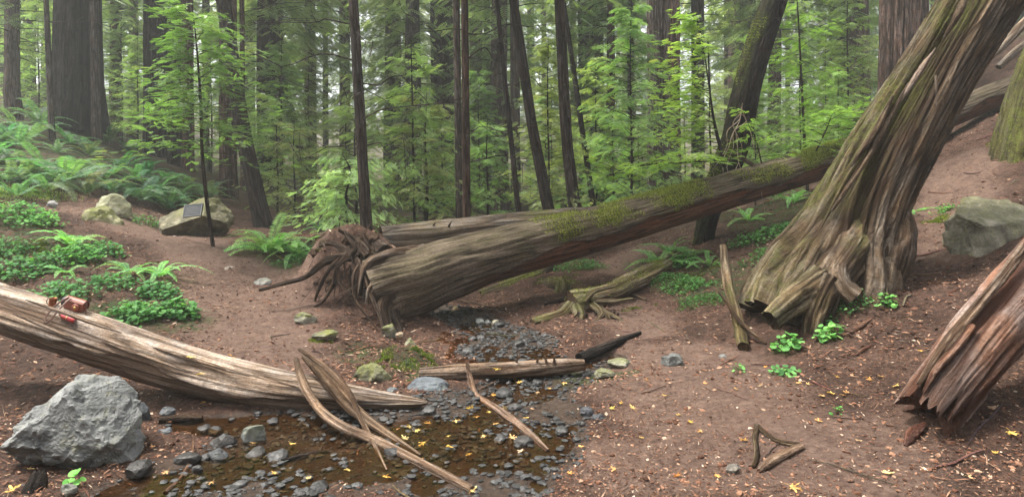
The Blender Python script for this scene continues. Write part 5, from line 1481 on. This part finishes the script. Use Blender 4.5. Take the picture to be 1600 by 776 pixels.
def moss_patch(label, px, py, rx, ry, n_, seed, tint=(1, 1, 1), ln=.03):
    rs_ = np.random.RandomState(seed); c_ = gnd(px, py)
    a_ = rs_.rand(n_) * TAU; r_ = np.sqrt(rs_.rand(n_)) * (.7 + .4 * np.sin(a_ * 3 + seed))
    x_ = c_[0] + np.cos(a_) * r_ * rx; y_ = c_[1] + np.sin(a_) * r_ * ry
    k_ = v2(x_, y_, 6, 3, seed) > -.15
    x_, y_ = x_[k_], y_[k_]
    g_ = Geo(); blades(g_, np.stack([x_, y_, height(x_, y_)], 1), np.tile([0, -.2, 1.0], (len(x_), 1)), ln, .005, rs_, .6)
    o_ = single('moss_patch', g_, 'moss', label, 'moss', smooth=False, color=tint); o_['kind'] = 'stuff'
moss_patch('olive moss patch on the far bank left of the dead branch', 1075, 435, .45, .4, 2600, 1, (.5, .55, .5))
moss_patch('dark moss below the clawed mossy log', 985, 480, .3, .25, 1200, 2, (.45, .5, .4))
moss_patch('moss on the creek bank near the mossy bank rock', 610, 562, .28, .25, 1600, 3, (.5, .6, .5))
moss_patch('moss on the bank above the small creek log', 655, 552, .22, .2, 1200, 4, (.45, .55, .4))
moss_patch('moss under the fallen trunk by the rotting log', 880, 440, .4, .35, 1600, 5, (.4, .45, .35))
moss_patch('moss at the left foot of the half-buried stone', 1465, 345, .22, .2, 900, 6, (.55, .65, .45))
moss_patch('moss on the eroded left bank below the leafy mound', 60, 385, .5, .35, 2000, 7, (.4, .45, .4))
moss_patch('moss at the foot of the mossy tree base', 1570, 225, .4, .3, 1400, 8, (.7, .75, .55))
moss_patch('moss among stones below the root end', 512, 530, .18, .15, 900, 9, (.55, .6, .45))
# green grass strip on the upper left trail
g = Geo(); rs_ = np.random.RandomState(3)
c0 = gnd(0, 297); c1 = gnd(75, 306)
q_ = rs_.rand(2600)[:, None]; pp = c0 * (1 - q_) + c1 * q_ + rs_.randn(2600, 3) * np.array([.22, .30, 0]); pp[:, 2] = height(pp[:, 0], pp[:, 1])
blades(g, pp, np.tile([0, 0, 1.0], (2600, 1)), .05, .004, rs_, .4)
o = single('grass', g, 'bright_needles', 'bright green mossy grass strip on the upper left trail', 'grass', smooth=False); o['kind'] = 'stuff'

# ================================================================== NEAR SAPLINGS
def sapling(label, pxs, Y, rr, nbr, t0, t1, L0, L1, nsp, size, seed, mat, tint, name='sapling', droop=.15, hang=.25, up=.15, az=None, tmpl=SPR_FINE, cat='sapling', skip=.0):
    rs_ = np.random.RandomState(seed)
    pts = [P(a_, b_, Y) for a_, b_ in pxs]
    z0 = hz(pts[0][0], pts[0][1])
    pts[0][2] = min(pts[0][2], z0 - .02) if abs(pts[0][2] - z0) < .6 else pts[0][2]
    T = thing(name, label, cat, pts[0])
    g_ = Geo(); tube(g_, pts, rr, 10, 60, furrow(.05, 3, 2, seed, .05)); part('stem', g_, 'bark', T, color=(.62, .56, .5))
    c_, r_, s_ = resample(pts, rr, 200)
    g_, w_ = Geo(), Geo()
    for k in range(nbr):
        f_ = (k + rs_.rand() * .8) / nbr
        p_ = c_[int((t0 + (t1 - t0) * f_) * 199)]
        a_ = k * 2.399 + rs_.randn() * .4 if az is None else rs_.uniform(*az)
        l = (L0 + (L1 - L0) * f_) * (.6 + .6 * rs_.rand())
        leafy(g_, w_, p_, (math.cos(a_), math.sin(a_) * .8, rs_.randn() * .12), l, rs_, nsp, size, droop * (.4 + rs_.rand()), tmpl, hang * rs_.uniform(0, 2), up * rs_.uniform(-.5, 2.5), r0=.006, scat=.085)
    part('foliage', g_, mat, T, False, color=tint)
    part('branches', w_, 'bark', T, color=(.6, .5, .42))
    return T
sapling('slim sapling with layered light green sprays before the plaque boulder', [(334, 392), (324, 320), (316, 240), (313, 150), (306, 60), (300, 10)], 8.7, [.030, .027, .023, .018, .010, .005], 50, .40, .97, 1.3, .5, 32, .17, 81, 'bright_needles', (.52, .60, .68), hang=.15, droop=.1)
sapling('bright green redwood sprout left of the mossy curving tree', [(1132, 262), (1118, 200), (1110, 150), (1100, 80), (1088, 20)], 9.0, [.02, .016, .012, .008, .004], 36, .10, .98, 1.15, .4, 24, .16, 82, 'bright_needles', (1.1, 1.1, 1.0), az=(1.9, 4.6), hang=.1, droop=.1, up=.2, cat='young tree', name='redwood_sprout')
sapling('lower bright sprays reaching left from the mossy curving tree', [(1140, 250), (1060, 255), (985, 262), (930, 285)], 8.7, [.014, .010, .007, .003], 22, .15, .98, .6, .35, 16, .15, 83, 'bright_needles', (.95, 1.0, .9), hang=.15, name='redwood_branch', cat='branch')
sapling('green sprouts along the mossy top of the fallen trunk', [(1275, 236), (1290, 205), (1300, 180), (1312, 165)], 9.3, [.012, .01, .007, .003], 16, .1, .95, .75, .45, 18, .15, 84, 'bright_needles', (.85, .95, .85), hang=.1, name='redwood_sprout', cat='sprout')
sapling('second green sprout between fallen and leaning trunk', [(1335, 225), (1345, 190), (1352, 165)], 9.6, [.012, .009, .003], 14, .1, .95, .6, .35, 18, .14, 85, 'bright_needles', (.8, .95, .8), hang=.05, name='redwood_sprout', cat='sprout')
sapling('leafy twig hanging in front of the mossy curving tree', [(1190, 255), (1180, 215), (1168, 190), (1180, 172)], 9.1, [.010, .008, .006, .003], 10, .1, .95, .42, .3, 12, .14, 86, 'bright_needles', (.95, 1.0, .95), hang=.1, name='leafy_twig', cat='twig')
sapling('yellow-green young tree right of the mossy curving tree', [(1262, 270), (1256, 200), (1252, 120), (1248, 40), (1244, -20)], 11.5, [.03, .026, .02, .014, .008], 34, .1, .98, 1.0, .7, 24, .18, 87, 'bright_needles', (.8, .9, .75), name='young_tree', cat='young tree')
sapling('hanging grey-green sprays over the old log end', [(545, 350), (540, 310), (548, 270), (535, 240)], 10.5, [.02, .018, .014, .006], 30, .1, .95, 1.0, .7, 24, .18, 88, 'needles', (1.3, 1.4, 1.5), droop=.4, hang=.5, name='young_redwood', cat='young tree')
sapling('thin young redwood between mound tree and twin stems', [(648, 350), (646, 260), (644, 150), (642, 60)], 13, [.03, .026, .018, .008], 44, .15, .95, 1.1, .6, 24, .2, 89, 'needles', (1.3, 1.35, 1.1), name='young_redwood', cat='young tree')

# ================================================================== FALLEN LEAVES
def maple_mesh(seed):
    rs_ = np.random.RandomState(seed)
    V_ = [(0, 0, .012)]
    lob = [(-100, .55), (-52, .85), (0, 1.0), (52, .85), (100, .55)]
    out = []
    for k, (a_, r_) in enumerate(lob):
        for da, f_ in ((-15, .52), (-7, .74), (-9, .80), (0, 1.0), (9, .80), (7, .74), (15, .52)):
            out.append((a_ + da, r_ * f_))
        if k < 4: out.append(((a_ + lob[k + 1][0]) / 2, .30))
    out = [(-165, .22)] + out + [(165, .22)]
    for a_, r_ in out:
        q_ = R(a_); r2 = r_ * (1 + .06 * rs_.randn())
        x_, y_ = math.cos(q_) * r2, math.sin(q_) * r2
        V_.append((x_, y_, .10 * rs_.randn() * r2 + .28 * r2 ** 2 * math.sin(q_ * 2 + seed) ** 2))
    F_ = np.array([(0, k, k + 1) for k in range(1, len(V_) - 1)] + [(0, len(V_) - 1, 1)])
    g_ = Geo().add(V_, [F_], a=.5 + .5 * rs_.rand(len(V_)) * rs_.choice([-1, 1]))
    b_ = np.array([(-.1, 0, 0), (-.5, .05, .02), (-.85, .0, .06)])
    sv = np.concatenate([b_ + np.array([0, .018, 0]), b_ - np.array([0, .018, 0])])
    g_.add(sv, [np.array([(0, 1, 4, 3), (1, 2, 5, 4)])], a=.4)
    return g_.mesh('maple_leaf', 'yellow_leaf', False)
ML = [maple_mesh(k) for k in range(8)]
rs = np.random.RandomState(55)
def leaf_at(px, py, s, label, group=None, tint=(1, 1, 1), lift=.012, Y=None):
    p_ = gnd(px, py) if Y is None else P(px, py, Y)
    if Y is None: p_[2] = max(p_[2], -.010)
    o = bpy.data.objects.new('maple_leaf', ML[rs.randint(8)]); COL.objects.link(o)
    o.location = p_ + np.array([0, 0, lift]); o.scale = (s, s, s)
    o.rotation_euler = (rs.randn() * .22, rs.randn() * .22, rs.rand() * 6.3)
    q_ = ((1, 1, 1), (.95, .85, .7), (1.05, 1.08, 1.9), (.8, .62, .6), (1, .95, 1.2))[rs.randint(5)]
    o.color = (*[a_ * b_ for a_, b_ in zip(tint, q_)], 1)
    tag(o, label, 'leaf', group)
for a_, b_, s_, lab in ((1392, 742, .05, 'large yellow maple leaf at the bottom right of the dirt'), (1238, 763, .052, 'big golden maple leaf at the bottom edge below the forked wood'), (1302, 617, .045, 'golden leaf beside brown leaves below the ivy'),
                        (1398, 605, .04, 'yellow leaf left of the broken log'), (1580, 678, .05, 'pale yellow leaf at the lower right edge'), (1185, 605, .035, 'small orange leaf on dirt left of the trailing ivy'),
                        (712, 663, .045, 'bright yellow maple leaf above the mud in mid creek'), (344, 690, .045, 'yellow maple leaf in the creek by the mossy angular stone'), (662, 700, .045, 'yellow leaf left of the bent stick tip'),
                        (20, 768, .06, 'orange yellow leaf at the bottom left corner'), (738, 770, .045, 'yellow leaf at the tip of the long curved branch')):
    leaf_at(a_, b_, s_, lab)
leaf_at(303, 560, .05, 'upper yellow leaf lying on the pale left log', Y=4.31)
leaf_at(318, 586, .05, 'lower yellow leaf lying on the pale left log', Y=4.27, tint=(1, .9, .6))
leaf_at(777, 578, .05, 'yellow leaf stuck on the small creek log', Y=4.97)
creek_l = [(640,672),(670,668),(632,692),(650,680),(755,688),(772,668),(745,658),(700,690),(735,718),(815,712),(800,690),(790,640),(830,640),(770,622),(735,640),(690,740),(655,728),(600,750),(430,745),(395,700),(330,760),(480,752),(545,742),(860,610),(880,600),(765,650),(820,655),(705,705),(620,712),(840,618),(810,600),(455,700)]
for k, (a_, b_) in enumerate(creek_l):
    leaf_at(a_, b_, rs.uniform(.026, .042), 'small yellow maple leaf scattered on the wet creek mud', 'leaves on the creek mud', (1, rs.uniform(.8, 1.05), rs.uniform(.6, 1.2)))
for k, (a_, b_) in enumerate([(1080,662),(1095,675),(1062,650),(955,640),(970,632),(1010,595),(1040,620),(1100,600),(1150,610),(1195,575),(1245,600),(1262,602),(1285,620),(1308,590),(1330,588),(1360,595),(1375,590),(1320,620),(1325,615),(1440,550),(1500,690),(1555,710),(1445,735),(1515,748),(1000,685),(990,640),(960,735),(890,742),(910,700),(1120,745),(1060,745),(1165,690),(1280,660),(1340,690)]):
    leaf_at(a_, b_, rs.uniform(.022, .038), 'small yellow leaf scattered on the right dirt bank', 'leaves on the right bank', (1, rs.uniform(.75, 1.0), rs.uniform(.6, 1.2)))
for k, (a_, b_) in enumerate([(40,665),(85,672),(60,690),(20,700),(45,735),(30,640),(60,640),(10,745),(75,760),(320,630),(365,560),(360,556),(240,700),(260,740)]):
    leaf_at(a_, b_, rs.uniform(.022, .036), 'small yellow leaf on the ground near the grey boulder', 'leaves near the boulder', (1, rs.uniform(.75, 1.0), rs.uniform(.6, 1.2)))

# twigs lying about
for k in range(46):
    x_ = rs.uniform(-3.2, 4.2); y_ = rs.uniform(3.0, 6.8)
    if abs(x_) > y_ * .85: continue
    z_ = hz(x_, y_)
    if z_ < -.015: continue
    a_ = rs.rand() * TAU; l = rs.uniform(.05, .22)
    pts = []
    for q_ in (-1, -.3, .3, 1):
        xx, yy_ = x_ + math.cos(a_) * l * q_ + rs.randn() * .01, y_ + math.sin(a_) * l * q_ + rs.randn() * .01
        pts.append((xx, yy_, hz(xx, yy_) + .006 + .006 * rs.rand()))
    g = Geo(); tube(g, pts, np.array([.7, 1, .8, .4]) * rs.uniform(.003, .007), 6, 10)
    side = 'left bank' if x_ < -1.2 else ('right dirt bank' if x_ > .6 else 'creek side')
    single('twig', g, 'weathered_wood', 'thin dead twig lying on the ' + side, 'twig', 'twigs on the ' + side, color=(rs.uniform(.6, 1.2), rs.uniform(.55, .95), rs.uniform(.5, .8)))

for k, (a_, b_) in enumerate([(1470,300),(1520,270),(1500,345),(1560,250),(1440,430),(1490,455),(1420,470),(1540,215),(1450,395),(1585,285)]):
    an_ = rs.rand() * TAU; c_ = gnd(a_, b_); l = rs.uniform(.08, .25)
    pts = []
    for q_ in (-1, -.3, .3, 1):
        xx, yy_ = c_[0] + math.cos(an_) * l * q_ + rs.randn() * .02, c_[1] + math.sin(an_) * l * q_ + rs.randn() * .02
        pts.append((xx, yy_, hz(xx, yy_) + .01))
    g = Geo(); tube(g, pts, np.array([.7, 1, .8, .4]) * rs.uniform(.006, .012), 6, 10)
    single('twig', g, 'weathered_wood', 'dead twig on the bare slope right of the leaning trunk', 'twig', 'twigs on the right slope', color=(rs.uniform(.7, 1.3), rs.uniform(.6, .95), rs.uniform(.5, .8)))
plain_log('crooked root snaking over the dirt below the fallen trunk', [(1010,470),(985,462),(960,470),(935,476)], [.015, .022, .022, .015], 'old_wood', (.9, .8, .62), 330, name='root', cat='root', nseg=10)
plain_log('thin fallen branch on the far dirt path', [(690,462),(720,470),(755,478),(790,486)], [.010, .016, .014, .008], 'old_wood', (.7, .62, .52), 331, name='fallen_branch', cat='branch', nseg=10)
plain_log('dark half-rotten stick on the far bank', [(905,458),(880,470),(850,478)], [.02, .03, .02], 'bark', (.6, .55, .5), 332, name='stick', cat='stick', nseg=12)
plain_log('broken bark slab at the foot of the leaning trunk', [(1330,522),(1345,512),(1360,500)], [.012, .022, .01], 'red_wood', (.8, .7, .6), 333, name='bark_slab', cat='bark slab', nseg=12)
plain_log('reddish wood splinter beside the ivy', [(1338,556),(1350,548),(1362,540)], [.008, .016, .008], 'red_wood', (.9, .75, .65), 334, name='wood_splinter', cat='splinter', nseg=10)
cover('dark weeds on the bank between clawed log and dead branch', 1045, 440, .4, 420, .03, 31, (.55, .65, .45), .10)
cover('weeds along the foot of the bank left of the dead branch', 1100, 470, .35, 360, .028, 32, (.5, .6, .4), .08)
cover('leafy debris heap behind the leaning trunk', 1215, 400, .45, 420, .035, 33, (.6, .7, .5), .14)
cover('weeds beside the rotting log under the fallen trunk', 900, 420, .5, 420, .035, 34, (.55, .65, .45), .12)
fern_at(1045, 395, .6, 12, 'fern on the bank crest under the fallen trunk', tint=(.8, .95, .7), steep=.4, dead=6)
fern_at(1110, 415, .45, 9, 'brown-skirted fern right of the mossy tree foot', tint=(.7, .85, .6), steep=.4, dead=8)

# ================================================================== AIR
g = Geo(); boxgeo(g, (0, 60, 23), (420, 330, 58))
hb = bpy.data.materials.new('haze'); hb.use_nodes = True; hb.node_tree.nodes.clear()
pv = hb.node_tree.nodes.new('ShaderNodeVolumePrincipled'); ho = hb.node_tree.nodes.new('ShaderNodeOutputMaterial')
pv.inputs['Color'].default_value = (.92, .96, .92, 1); pv.inputs['Density'].default_value = .0028; pv.inputs['Anisotropy'].default_value = .3
hb.node_tree.links.new(pv.outputs[0], ho.inputs['Volume'])
MATS['haze'] = hb
o = bpy.data.objects.new('haze', g.mesh('haze', 'haze', False)); COL.objects.link(o)
tag(o, 'pale air that fades the far trees', 'haze', kind='stuff')

# ================================================================== LABELS OF NEAR TWINS
by = {}
for o in COL.objects:
    if o.parent is None and 'label' in o.keys(): by.setdefault(o['label'], []).append(o)
for lab, os_ in by.items():
    if len(os_) in (2, 3) and len(lab.split()) <= 13:
        os_.sort(key=lambda q_: q_.location.x / max(q_.location.y, .1))
        for o, w_ in zip(os_, ('leftmost', 'rightmost') if len(os_) == 2 else ('leftmost', 'middle', 'rightmost')):
            o['label'] = lab + ', ' + w_ + (' of two' if len(os_) == 2 else ' of three')
